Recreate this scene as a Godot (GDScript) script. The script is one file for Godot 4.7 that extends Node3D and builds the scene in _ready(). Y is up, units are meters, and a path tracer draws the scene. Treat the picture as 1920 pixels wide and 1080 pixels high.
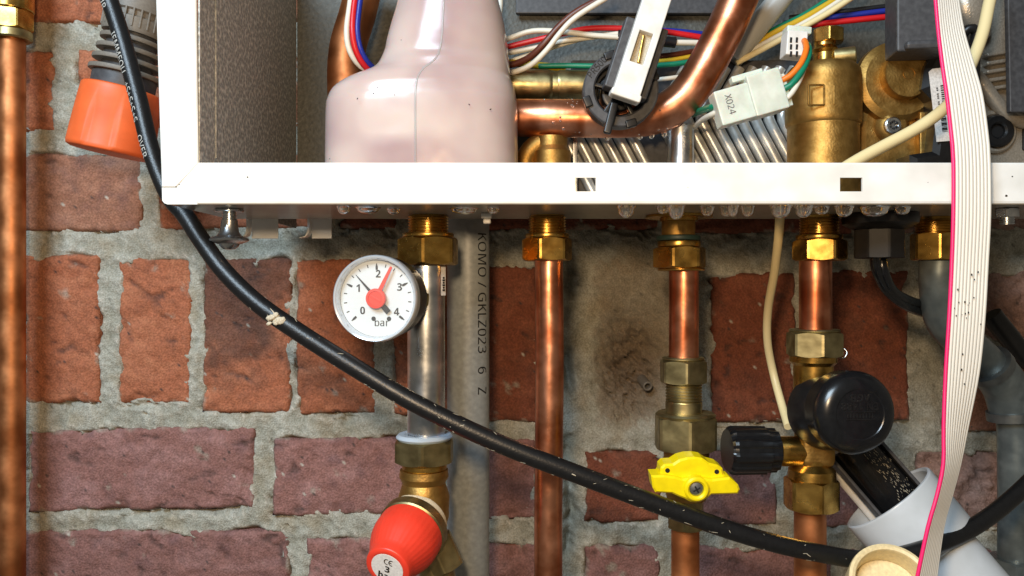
extends Node3D
# All measures in metres. The camera stands at the origin and looks along -z; the brick wall lies WALL metres in front of it.
const F := 1500.0      # focal length in pixels of a 1920 x 1080 picture
const WALL := 0.526
const FRONT := 0.350   # front of the boiler frame
const PLATE_Y := 0.0366

class Geo:
	var v := PackedVector3Array()
	var n := PackedVector3Array()
	var c := PackedColorArray()
	var idx := PackedInt32Array()
	var tint := Color(1, 1, 1)
	# rows of points; faces run clockwise seen from outside when the columns run counter-clockwise round the rows' direction
	func surf(rows: Array, closed := false, flat := false, colors: Array = []) -> void:
		var nr := rows.size()
		var nc: int = rows[0].size()
		var last: int = nc if closed else nc - 1
		if flat:
			for i in nr - 1:
				for j in last:
					var k := (j + 1) % nc
					quad(rows[i][j], rows[i][k], rows[i + 1][k], rows[i + 1][j])
			return
		var base := v.size()
		var acc := PackedVector3Array()
		acc.resize(nr * nc)
		for i in nr:
			v.append_array(rows[i])
			for j in nc:
				c.append(colors[i][j] if colors.size() > 0 else tint)
		for i in nr - 1:
			for j in last:
				var k := (j + 1) % nc
				var a := i * nc + j
				var b := i * nc + k
				var d := (i + 1) * nc + k
				var e := (i + 1) * nc + j
				var va := v[base + a]
				var vb := v[base + b]
				var vd := v[base + d]
				var ve := v[base + e]
				var m := (vd - va).cross(vb - va)
				var m2 := (ve - va).cross(vd - va)
				acc[a] += m + m2
				acc[b] += m
				acc[d] += m + m2
				acc[e] += m2
				idx.append_array([base + a, base + b, base + d, base + a, base + d, base + e])
		for k in acc.size():
			n.append(acc[k].normalized() if acc[k].length_squared() > 0.0 else Vector3.UP)
	func quad(a: Vector3, b: Vector3, d: Vector3, e: Vector3) -> void:
		var m := (d - a).cross(b - a)
		if m.length_squared() < 1e-24:
			m = (e - a).cross(d - a)
		if m.length_squared() < 1e-24:
			return
		m = m.normalized()
		var base := v.size()
		for p in [a, b, d, e]:
			v.append(p)
			n.append(m)
			c.append(tint)
		idx.append_array([base, base + 1, base + 2, base, base + 2, base + 3])
	func tri(a: Vector3, b: Vector3, d: Vector3) -> void:
		var m := (d - a).cross(b - a)
		if m.length_squared() < 1e-26:
			return
		m = m.normalized()
		var base := v.size()
		for p in [a, b, d]:
			v.append(p)
			n.append(m)
			c.append(tint)
		idx.append_array([base, base + 1, base + 2])
	func add(g: Geo, xf := Transform3D()) -> Geo:
		var base := v.size()
		for k in g.v.size():
			v.append(xf * g.v[k])
			n.append((xf.basis * g.n[k]).normalized())
			c.append(g.c[k])
		for k in g.idx:
			idx.append(base + k)
		return self
	func mesh() -> ArrayMesh:
		var a := []
		a.resize(Mesh.ARRAY_MAX)
		a[Mesh.ARRAY_VERTEX] = v
		a[Mesh.ARRAY_NORMAL] = n
		a[Mesh.ARRAY_COLOR] = c
		a[Mesh.ARRAY_INDEX] = idx
		var m := ArrayMesh.new()
		m.add_surface_from_arrays(Mesh.PRIMITIVE_TRIANGLES, a)
		return m

var M := {}
var font: SystemFont
var rng := RandomNumberGenerator.new()
var taken := {}

# ---------------------------------------------------------------- small tools
func W(px: float, py: float, z: float) -> Vector3:
	return Vector3((px - 960.0) * z / F, (540.0 - py) * z / F, -z)

func mm(px: float, z: float) -> float:      # pixels to metres at a distance
	return px * z / F

func axis(pos: Vector3, dir: Vector3, roll := 0.0) -> Transform3D:
	var y := dir.normalized()
	var x := y.cross(Vector3(0, 0, 1))
	if x.length() < 0.05:
		x = Vector3(1, 0, 0)
	x = (x - y * x.dot(y)).normalized()
	var b := Basis(x, y, x.cross(y))
	return Transform3D(b * Basis(Vector3.UP, roll), pos)

func facing(pos: Vector3, fwd: Vector3, turn := 0.0) -> Transform3D:  # z axis along fwd, y up, turned in its plane
	var z := fwd.normalized()
	var x := Vector3.UP.cross(z).normalized()
	return Transform3D(Basis(x, z.cross(x), z) * Basis(Vector3(0, 0, 1), turn), pos)

func lathe(prof: Array, seg := 40) -> Geo:
	var g := Geo.new()
	var run := [prof[0]]
	for k in range(1, prof.size()):
		run.append(prof[k])
		var cut := k == prof.size() - 1
		if not cut:
			var d1: Vector2 = (prof[k] - prof[k - 1]).normalized()
			var d2: Vector2 = (prof[k + 1] - prof[k]).normalized()
			cut = d1.dot(d2) < 0.86
		if cut:
			var rows := []
			for q in run:
				var row := PackedVector3Array()
				for j in seg:
					var a := TAU * j / seg
					row.append(Vector3(q.x * cos(a), q.y, -q.x * sin(a)))
				rows.append(row)
			g.surf(rows, true)
			run = [prof[k]]
	return g

func cyl(r: float, y0: float, y1: float, bev := 0.0005, seg := 40) -> Geo:
	bev = minf(bev, minf(r, (y1 - y0) * 0.5) * 0.6)
	return lathe([Vector2(0, y0), Vector2(r - bev, y0), Vector2(r - bev * 0.3, y0 + bev * 0.3), Vector2(r, y0 + bev), Vector2(r, y1 - bev), Vector2(r - bev * 0.3, y1 - bev * 0.3), Vector2(r - bev, y1), Vector2(0, y1)], seg)

func ring_tube(r_in: float, r_out: float, y0: float, y1: float, bev := 0.0005, seg := 48) -> Geo:
	return lathe([Vector2(r_in, y0), Vector2(r_out - bev, y0), Vector2(r_out, y0 + bev), Vector2(r_out, y1 - bev), Vector2(r_out - bev, y1), Vector2(r_in + bev, y1), Vector2(r_in, y1 - bev), Vector2(r_in, y0)], seg)

func thread(r: float, y0: float, y1: float, pitch := 0.0013, depth := 0.0007) -> Geo:
	var p := [Vector2(0, y0), Vector2(r - depth, y0)]
	var y := y0
	while y + pitch <= y1:
		p.append(Vector2(r - depth, y + pitch * 0.12))
		p.append(Vector2(r, y + pitch * 0.5))
		p.append(Vector2(r, y + pitch * 0.62))
		p.append(Vector2(r - depth, y + pitch))
		y += pitch
	p.append(Vector2(r - depth, y1))
	p.append(Vector2(0, y1))
	return lathe(p, 40)

# six-sided nut along y with the curved chamfers that a turned nut has
func hexnut(af: float, y0: float, y1: float, chamfer := 0.55, seg := 72, sides := 6) -> Geo:
	var g := Geo.new()
	var rows := [PackedVector3Array(), PackedVector3Array(), PackedVector3Array(), PackedVector3Array(), PackedVector3Array(), PackedVector3Array()]
	var r0 := af * 0.5
	for j in seg:
		var a := TAU * j / seg
		var w := TAU / sides
		var t := fposmod(a, w) - w * 0.5
		var r := r0 / cos(t)
		var corner := r0 / cos(w * 0.5)
		r = minf(r, corner * 0.985)
		var h := (r - r0 * 0.985) * chamfer
		var d := Vector3(cos(a), 0, -sin(a))
		rows[0].append(Vector3(0, y0, 0))
		rows[1].append(d * r0 * 0.985 + Vector3(0, y0, 0))
		rows[2].append(d * r + Vector3(0, y0 + h, 0))
		rows[3].append(d * r + Vector3(0, y1 - h, 0))
		rows[4].append(d * r0 * 0.985 + Vector3(0, y1, 0))
		rows[5].append(Vector3(0, y1, 0))
	g.surf(rows, true, true)
	return g

func smooth_path(pts: Array, step := 0.002) -> PackedVector3Array:
	var out := PackedVector3Array()
	var m := pts.size()
	for i in m - 1:
		var p0: Vector3 = pts[maxi(i - 1, 0)]
		var p1: Vector3 = pts[i]
		var p2: Vector3 = pts[i + 1]
		var p3: Vector3 = pts[mini(i + 2, m - 1)]
		if i == 0: p0 = p1 * 2.0 - p2
		if i == m - 2: p3 = p2 * 2.0 - p1
		var steps := maxi(2, int(p1.distance_to(p2) / step))
		for k in steps:
			out.append(p1.cubic_interpolate(p2, p0, p3, float(k) / steps))
	out.append(pts[m - 1])
	return out

func frames(path: PackedVector3Array) -> Array:   # a Basis (x, y along the path, z) for every point
	var out := []
	var nrm := Vector3(0, 0, 1)
	for i in path.size():
		var t := (path[mini(i + 1, path.size() - 1)] - path[maxi(i - 1, 0)]).normalized()
		nrm = (nrm - t * nrm.dot(t))
		if nrm.length() < 0.01: nrm = t.cross(Vector3(0, 1, 0.01))
		nrm = nrm.normalized()
		out.append(Basis(t.cross(nrm), t, nrm))
	return out

func sweep(path: PackedVector3Array, r: float, seg := 14, squash := 1.0, wobble := 0.0, radii: Array = []) -> Geo:
	var g := Geo.new()
	var fr := frames(path)
	var rows := []
	var first := PackedVector3Array()
	var tail := PackedVector3Array()
	for i in path.size():
		var row := PackedVector3Array()
		var rr := r
		if radii.size() > 0:
			var u := float(i) / (path.size() - 1) * (radii.size() - 1)
			var k := mini(int(u), radii.size() - 2)
			rr = lerpf(radii[k], radii[k + 1], u - k)
		if wobble > 0.0: rr *= 1.0 + wobble * sin(i * 1.7) * sin(i * 0.37)
		for j in seg:
			var a := TAU * j / seg
			row.append(path[i] + fr[i].x * cos(a) * rr + fr[i].z * sin(a) * rr * squash)
		if i == 0:
			for j in seg: first.append(path[0])
		tail = row
		rows.append(row)
	var ends := PackedVector3Array()
	for j in seg: ends.append(path[path.size() - 1])
	for row in rows: row.reverse()
	tail = rows[rows.size() - 1]
	g.surf(rows, true)
	g.surf([first, rows[0]], true)
	g.surf([tail, ends], true)
	return g

func wire_path(pts: Array, step := 0.002) -> PackedVector3Array:   # pts: [px, py, distance]
	var q := []
	for p in pts: q.append(W(p[0], p[1], p[2]))
	return smooth_path(q, step)

func rbox(size: Vector3, r: float) -> Geo:
	var g := Geo.new()
	var h := size * 0.5
	r = minf(r, minf(h.x, minf(h.y, h.z)) * 0.95)
	var off := [0.0, 0.3, 1.0]
	for f in 6:
		var ax := f / 2
		var sgn := 1.0 if f % 2 == 0 else -1.0
		var u := (ax + 1) % 3
		var w := (ax + 2) % 3
		var us := []
		var ws := []
		for k in 3:
			us.append(-h[u] + r * off[k])
			ws.append(-h[w] + r * off[k])
		for k in 3:
			us.append(h[u] - r * off[2 - k])
			ws.append(h[w] - r * off[2 - k])
		var rows := []
		for a in us:
			var row := PackedVector3Array()
			for b in ws:
				var p := Vector3()
				p[ax] = h[ax] * sgn
				p[u] = a
				p[w] = b
				var inner := p.clamp(-h + Vector3.ONE * r, h - Vector3.ONE * r)
				var d := p - inner
				row.append(inner + d.normalized() * r)
			if sgn > 0: row.reverse()
			rows.append(row)
		g.surf(rows)
	return g

func inset(o: PackedVector2Array, d: float) -> PackedVector2Array:
	var out := PackedVector2Array()
	var m := o.size()
	for i in m:
		var e1 := (o[i] - o[(i + m - 1) % m]).normalized()
		var e2 := (o[(i + 1) % m] - o[i]).normalized()
		var n1 := Vector2(-e1.y, e1.x)
		var n2 := Vector2(-e2.y, e2.x)
		var b := (n1 + n2)
		b = b.normalized() if b.length() > 0.01 else n1
		out.append(o[i] + b * d / maxf(0.5, b.dot(n1)))
	return out

# outline (x right, y up) pushed out to z in [z0, z1], front edge chamfered
func prism(outline: PackedVector2Array, z0: float, z1: float, bev := 0.0004) -> Geo:
	var g := Geo.new()
	var o := outline
	if Geometry2D.is_polygon_clockwise(o):
		o = o.duplicate()
		o.reverse()
	var top := inset(o, bev)
	var m := o.size()
	for i in m:
		var k := (i + 1) % m
		g.quad(Vector3(o[i].x, o[i].y, z0), Vector3(o[i].x, o[i].y, z1 - bev), Vector3(o[k].x, o[k].y, z1 - bev), Vector3(o[k].x, o[k].y, z0))
		g.quad(Vector3(o[i].x, o[i].y, z1 - bev), Vector3(top[i].x, top[i].y, z1), Vector3(top[k].x, top[k].y, z1), Vector3(o[k].x, o[k].y, z1 - bev))
	for pass_ in 2:
		var q := top if pass_ == 0 else o
		var t := Geometry2D.triangulate_polygon(q)
		for k in range(0, t.size(), 3):
			var a := Vector3(q[t[k]].x, q[t[k]].y, z1 if pass_ == 0 else z0)
			var b := Vector3(q[t[k + 1]].x, q[t[k + 1]].y, a.z)
			var d := Vector3(q[t[k + 2]].x, q[t[k + 2]].y, a.z)
			var up: bool = (b - a).cross(d - a).z > 0
			if (pass_ == 0) == up: g.tri(a, d, b)
			else: g.tri(a, b, d)
	return g

func px_outline(pts: Array, cx: float, cy: float, z: float) -> PackedVector2Array:
	var o := PackedVector2Array()
	for p in pts: o.append(Vector2((p[0] - cx) * z / F, (cy - p[1]) * z / F))
	return o

func blob(r: Vector3, noise_amp := 0.0, seed_ := 1, seg := 16) -> Geo:
	var g := Geo.new()
	var nz := FastNoiseLite.new()
	nz.seed = seed_
	nz.frequency = 0.9
	var rows := []
	var half := seg / 2
	for i in half + 1:
		var row := PackedVector3Array()
		var t := PI * i / half
		for j in seg:
			var a := TAU * j / seg
			var d := Vector3(sin(t) * cos(a), -cos(t), -sin(t) * sin(a))
			row.append(d * r * (1.0 + noise_amp * nz.get_noise_3dv(d * 2.0)))
		rows.append(row)
	g.surf(rows, true)
	return g

func text_geo(s: String, height: float, depth := 0.00015, bold := false) -> Geo:
	var t := TextMesh.new()
	t.text = s
	t.font = font_bold if bold else font
	t.font_size = 48
	t.pixel_size = height / 35.0
	t.depth = depth
	t.curve_step = 2.0
	var a := t.surface_get_arrays(0)
	var g := Geo.new()
	g.v = a[Mesh.ARRAY_VERTEX]
	g.n = a[Mesh.ARRAY_NORMAL]
	g.idx = a[Mesh.ARRAY_INDEX]
	for k in g.v.size(): g.c.append(Color.WHITE)
	return g
var font_bold: SystemFont

# lettering bent round a tube that follows a path: u runs along the path from start, v round it from angle ang
func bent_text(s: String, height: float, path: PackedVector3Array, r: float, start: float, ang: float, flip := false) -> Geo:
	var g := text_geo(s, height, 0.0)
	var fr := frames(path)
	var cum := [0.0]
	for i in range(1, path.size()): cum.append(cum[i - 1] + path[i].distance_to(path[i - 1]))
	for level in 2:
		var nv := PackedVector3Array()
		var ni := PackedInt32Array()
		for k in range(0, g.idx.size(), 3):
			var a := g.v[g.idx[k]]
			var b := g.v[g.idx[k + 1]]
			var d := g.v[g.idx[k + 2]]
			var ab := (a + b) * 0.5
			var bd := (b + d) * 0.5
			var da := (d + a) * 0.5
			var q := nv.size()
			nv.append_array([a, b, d, ab, bd, da])
			ni.append_array([q, q + 3, q + 5, q + 3, q + 1, q + 4, q + 5, q + 4, q + 2, q + 3, q + 4, q + 5])
		g.v = nv
		g.idx = ni
	g.n.resize(g.v.size())
	g.c.resize(g.v.size())
	g.c.fill(Color.WHITE)
	var lo := 1e9
	for p in g.v: lo = minf(lo, p.x)
	for k in g.v.size():
		var p := g.v[k]
		var s_ := start + (p.x - lo)
		var i := 0
		while i < path.size() - 2 and cum[i + 1] < s_: i += 1
		var f: float = (s_ - cum[i]) / maxf(cum[i + 1] - cum[i], 1e-6)
		var c := path[i].lerp(path[i + 1], f)
		var b: Basis = fr[i]
		var a := ang + (-p.y if flip else p.y) / r
		var d := b.x * cos(a) + b.z * sin(a)
		g.v[k] = c + d * (r + 0.00012)
		g.n[k] = d
	return g

# ---------------------------------------------------------------- things and parts
func numbered(s: String) -> String:
	if not taken.has(s):
		taken[s] = 0
		return s
	taken[s] += 1
	return "%s_%03d" % [s, taken[s]]

func thing(called: String, label: String, category: String, at := Vector3.ZERO, group := "") -> Node3D:
	var o := Node3D.new()
	o.name = numbered(called)
	add_child(o)
	o.position = at
	o.set_meta("label", label)
	o.set_meta("category", category)
	if group != "": o.set_meta("group", group)
	return o

# a part given in world coordinates (xf), hung under its thing
func part(called: String, g: Geo, m: Material, parent: Node3D, xf := Transform3D()) -> MeshInstance3D:
	var o := MeshInstance3D.new()
	o.name = called
	o.mesh = g.mesh()
	o.material_override = m
	parent.add_child(o, true)
	var up := Transform3D()
	var q: Node = parent
	while q != self:
		up = q.transform * up
		q = q.get_parent()
	o.transform = up.affine_inverse() * xf
	return o

func single(called: String, g: Geo, m: Material, label: String, category: String, at: Vector3, group := "", xf := Transform3D()) -> MeshInstance3D:
	var o := MeshInstance3D.new()
	o.name = numbered(called)
	var h := Geo.new().add(g, Transform3D(Basis(), -at) * xf)
	o.mesh = h.mesh()
	o.material_override = m
	add_child(o)
	o.position = at
	o.set_meta("label", label)
	o.set_meta("category", category)
	if group != "": o.set_meta("group", group)
	return o

# ---------------------------------------------------------------- materials
func noise_tex(seed_: int, freq: float, oct: int, a: Color, b: Color, gain := 1.0, size := 256, type := FastNoiseLite.TYPE_SIMPLEX_SMOOTH) -> ImageTexture:
	var nz := FastNoiseLite.new()
	nz.seed = seed_
	nz.noise_type = type
	nz.frequency = freq
	nz.fractal_octaves = oct
	var src := nz.get_seamless_image(size, size).get_data()
	var out := PackedByteArray()
	out.resize(size * size * 3)
	for k in size * size:
		var t := clampf((src[k] / 255.0 - 0.5) * gain + 0.5, 0.0, 1.0)
		out[k * 3] = int(255.0 * lerpf(a.r, b.r, t))
		out[k * 3 + 1] = int(255.0 * lerpf(a.g, b.g, t))
		out[k * 3 + 2] = int(255.0 * lerpf(a.b, b.b, t))
	return ImageTexture.create_from_image(Image.create_from_data(size, size, false, Image.FORMAT_RGB8, out))

func bump_tex(seed_: int, freq: float, oct: int, strength: float, size := 256) -> ImageTexture:
	var nz := FastNoiseLite.new()
	nz.seed = seed_
	nz.frequency = freq
	nz.fractal_octaves = oct
	var im := nz.get_seamless_image(size, size)
	im.convert(Image.FORMAT_RGB8)
	im.bump_map_to_normal_map(strength)
	return ImageTexture.create_from_image(im)

func mat(color: Color, rough: float, metal := 0.0, tex: Texture2D = null, scale := 20.0, rough_tex: Texture2D = null, normal: Texture2D = null, nscale := 0.3) -> StandardMaterial3D:
	var m := StandardMaterial3D.new()
	m.albedo_color = color
	m.roughness = rough
	m.metallic = metal
	if tex or rough_tex or normal:
		m.uv1_triplanar = true
		m.uv1_world_triplanar = true
		m.uv1_scale = Vector3.ONE * scale
	if tex: m.albedo_texture = tex
	if rough_tex: m.roughness_texture = rough_tex
	if normal:
		m.normal_enabled = true
		m.normal_texture = normal
		m.normal_scale = nscale
	return m

func make_materials() -> void:
	var wear := noise_tex(3, 0.012, 5, Color(0.65, 0.65, 0.65), Color(1, 1, 1), 1.4)
	var fine := noise_tex(4, 0.08, 3, Color(0.86, 0.86, 0.86), Color(1, 1, 1), 1.4)
	var grain := noise_tex(5, 0.09, 4, Color(0.80, 0.80, 0.78), Color(1, 1, 1), 1.7)
	var smooth_bump := bump_tex(6, 0.02, 3, 3.0)
	var rough_bump := bump_tex(7, 0.09, 4, 6.0)
	var copper_tex := noise_tex(8, 0.009, 5, Color(0.63, 0.35, 0.22), Color(0.94, 0.66, 0.52), 2.0)
	var copper_dark := noise_tex(9, 0.010, 5, Color(0.60, 0.36, 0.21), Color(0.84, 0.57, 0.38), 1.8)
	var brass_tex := noise_tex(10, 0.016, 5, Color(0.62, 0.47, 0.22), Color(0.86, 0.70, 0.38), 1.8)
	var dull_tex := noise_tex(11, 0.016, 5, Color(0.52, 0.47, 0.33), Color(0.72, 0.66, 0.48), 1.6)
	var cast_tex := noise_tex(12, 0.02, 4, Color(0.60, 0.46, 0.24), Color(0.74, 0.59, 0.34), 1.4)
	var galv_tex := noise_tex(13, 0.10, 3, Color(0.54, 0.55, 0.55), Color(0.80, 0.80, 0.78), 2.2, 512, FastNoiseLite.TYPE_CELLULAR)
	var steel_tex := noise_tex(14, 0.02, 4, Color(0.66, 0.68, 0.70), Color(0.90, 0.91, 0.92), 1.4)
	var paint_tex := noise_tex(15, 0.012, 4, Color(0.92, 0.92, 0.91), Color(1, 1, 1), 1.4)
	var ves_tex := noise_tex(16, 0.007, 4, Color(0.66, 0.56, 0.56), Color(0.80, 0.73, 0.70), 1.9)
	var black_tex := noise_tex(17, 0.03, 4, Color(0.78, 0.78, 0.79), Color(1, 1, 1), 1.4)
	M.brick = mat(Color.WHITE, 0.88, 0.0, grain, 22.0, null, rough_bump, 0.55)
	M.brick.vertex_color_use_as_albedo = true
	M.mortar = mat(Color.WHITE, 0.95, 0.0, grain, 26.0, null, rough_bump, 0.7)
	M.mortar.vertex_color_use_as_albedo = true
	M.copper = mat(Color(1, 1, 1), 0.42, 1.0, copper_tex, 14.0, wear, smooth_bump, 0.12)
	M.copper_dark = mat(Color(1, 1, 1), 0.66, 1.0, copper_dark, 12.0, wear, smooth_bump, 0.15)
	M.brass = mat(Color(1, 1, 1), 0.34, 1.0, brass_tex, 20.0, wear, smooth_bump, 0.10)
	M.brass_dull = mat(Color(1, 1, 1), 0.5, 1.0, dull_tex, 24.0, wear, smooth_bump, 0.12)
	M.brass_cast = mat(Color(1, 1, 1), 0.5, 1.0, cast_tex, 24.0, null, rough_bump, 0.10)
	M.galv = mat(Color(1, 1, 1), 0.5, 0.35, galv_tex, 9.0, null, rough_bump, 0.10)
	M.back = mat(Color(0.36, 0.36, 0.34), 0.6, 0.3, fine, 12.0, null, rough_bump, 0.15)
	M.chrome = mat(Color(1, 1, 1), 0.36, 1.0, steel_tex, 16.0, wear, smooth_bump, 0.06)
	M.fold = mat(Color(1, 0.98, 0.94), 0.46, 0.6, steel_tex, 16.0, wear)
	M.zinc = mat(Color(0.62, 0.63, 0.62), 0.5, 0.9, steel_tex, 16.0, wear, smooth_bump, 0.1)
	M.zinc_dark = mat(Color(0.58, 0.61, 0.60), 0.42, 0.6, steel_tex, 16.0, wear, smooth_bump, 0.1)
	M.white = mat(Color(0.93, 0.93, 0.92), 0.32, 0.0, paint_tex, 10.0, null, smooth_bump, 0.04)
	M.plate = mat(Color(0.60, 0.58, 0.55), 0.26, 0.0, paint_tex, 10.0)
	M.white_plastic = mat(Color(0.93, 0.92, 0.90), 0.38, 0.0, paint_tex, 30.0)
	M.vessel = mat(Color(1, 1, 1), 0.24, 0.0, ves_tex, 6.0, wear, smooth_bump, 0.10)
	M.vessel.subsurf_scatter_enabled = true
	M.vessel.subsurf_scatter_strength = 0.35
	M.black = mat(Color(0.10, 0.10, 0.105), 0.36, 0.0, black_tex, 30.0, null, smooth_bump, 0.05)
	M.black_matte = mat(Color(0.09, 0.08, 0.075), 0.62, 0.0, black_tex, 30.0)
	M.rubber = mat(Color(0.085, 0.088, 0.095), 0.38, 0.0, black_tex, 34.0, null, rough_bump, 0.10)
	M.black_gloss = mat(Color(0.085, 0.09, 0.10), 0.24, 0.0, black_tex, 30.0)
	M.dark_grey = mat(Color(0.30, 0.30, 0.31), 0.5, 0.0, black_tex, 30.0)
	M.grey_plastic = mat(Color(0.50, 0.47, 0.43), 0.55, 0.0, fine, 30.0)
	M.pvc = mat(Color(0.60, 0.62, 0.62), 0.42, 0.0, fine, 12.0)
	M.pvc_white = mat(Color(0.80, 0.82, 0.84), 0.28, 0.0, paint_tex, 14.0)
	M.cream = mat(Color(0.93, 0.85, 0.66), 0.42, 0.0, fine, 24.0)
	M.orange = mat(Color(0.95, 0.42, 0.20), 0.5, 0.0, paint_tex, 30.0)
	M.red = mat(Color(0.92, 0.25, 0.17), 0.40, 0.0, paint_tex, 30.0)
	M.yellow = mat(Color(0.96, 0.86, 0.03), 0.34, 0.0, paint_tex, 30.0)
	M.dial = mat(Color(0.80, 0.83, 0.84), 0.6)
	M.sticker = mat(Color(0.92, 0.90, 0.88), 0.5, 0.0, fine, 30.0)
	M.ink = mat(Color(0.06, 0.06, 0.065), 0.6)
	M.ink_grey = mat(Color(0.34, 0.35, 0.36), 0.6)
	M.ink_white = mat(Color(0.72, 0.72, 0.70), 0.6)
	M.cast = mat(Color(0.70, 0.66, 0.60), 0.40, 0.45, fine, 30.0, wear, rough_bump, 0.2)
	M.plug = mat(Color(0.88, 0.89, 0.84), 0.3, 0.0, paint_tex, 30.0)
	M.plug.subsurf_scatter_enabled = true
	M.plug.subsurf_scatter_strength = 0.25
	M.washer = mat(Color(0.12, 0.20, 0.18), 0.5)
	M.tape = mat(Color(0.85, 0.78, 0.66), 0.7, 0.0, grain, 40.0)
	M.dirt = mat(Color(0.16, 0.13, 0.10), 0.9)
	M.lime = mat(Color(0.80, 0.76, 0.68), 0.85, 0.0, grain, 60.0)
	M.blue_ring = mat(Color(0.72, 0.79, 0.86), 0.4)
	for w in [["w_white", Color(0.88, 0.86, 0.80)], ["w_red", Color(0.78, 0.08, 0.11)], ["w_blue", Color(0.10, 0.16, 0.55)], ["w_brown", Color(0.36, 0.17, 0.11)], ["w_green", Color(0.02, 0.48, 0.36)], ["w_orange", Color(0.93, 0.48, 0.12)], ["w_yellow", Color(0.80, 0.66, 0.15)], ["w_black", Color(0.08, 0.08, 0.09)], ["w_cream", Color(0.91, 0.84, 0.64)], ["w_pink", Color(0.93, 0.13, 0.42)], ["w_ribbon", Color(0.84, 0.82, 0.78)], ["w_grey", Color(0.66, 0.66, 0.64)]]:
		M[w[0]] = mat(w[1], 0.4)
	M.glass = StandardMaterial3D.new()
	M.glass.albedo_color = Color(1, 1, 1, 0.06)
	M.glass.transparency = BaseMaterial3D.TRANSPARENCY_ALPHA
	M.glass.roughness = 0.03
	M.water = StandardMaterial3D.new()
	M.water.albedo_color = Color(1, 1, 1, 0.05)
	M.water.transparency = BaseMaterial3D.TRANSPARENCY_ALPHA
	M.water.roughness = 0.02
	M.water.refraction_enabled = true
	M.water.refraction_scale = 0.033

# ---------------------------------------------------------------- the brick wall
# bricks in wall pixels: x0, y0, x1, y1, colour (0 orange, 1 purple brown, 2 dark red, 3 brown, 4 rough pink), burnt
var BRICKS := [
	[-90, -120, 290, 42, 0, 0.3], [330, -110, 700, 40, 0, 0.3],
	[-90, 92, 98, 243, 0, 0.5], [146, 92, 560, 243, 0, 0.4],
	[-60, 286, 265, 432, 3, 0.5], [297, 290, 602, 430, 0, 0.3], [636, 292, 742, 428, 2, 0.4], [778, 290, 1000, 432, 2, 0.4], [1040, 292, 1240, 430, 2, 0.4], [1275, 292, 1600, 436, 2, 0.4], [1634, 294, 1960, 436, 4, 0.3],
	[-90, 478, 8, 762, 0, 0.2], [46, 478, 186, 756, 0, 0.1], [220, 484, 357, 758, 0, 0.15], [380, 482, 546, 774, 0, 0.95], [556, 486, 704, 776, 0, 0.2], [738, 486, 862, 780, 0, 0.6], [896, 500, 1012, 792, 2, 0.3],
	[1335, 512, 1492, 794, 2, 0.3], [1520, 506, 1704, 790, 2, 0.3], [1830, 505, 2010, 640, 4, 0.3],
	[-120, 812, 12, 958, 1, 0.2], [52, 806, 476, 960, 1, 0.15], [512, 820, 806, 966, 1, 0.4], [846, 826, 1006, 976, 1, 0.4], [1098, 846, 1240, 980, 2, 0.4], [1290, 846, 1456, 984, 1, 0.3], [1500, 850, 1660, 990, 1, 0.4], [1724, 846, 1985, 992, 4, 0.4],
	[1770, 680, 2010, 808, 3, 0.4],
	[-160, 994, 544, 1140, 1, 0.25], [576, 1010, 852, 1146, 1, 0.3], [890, 1020, 1010, 1150, 1, 0.4], [1096, 1024, 1236, 1160, 1, 0.3], [1278, 1026, 1560, 1165, 1, 0.3], [1600, 1030, 1985, 1170, 1, 0.4],
]

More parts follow.
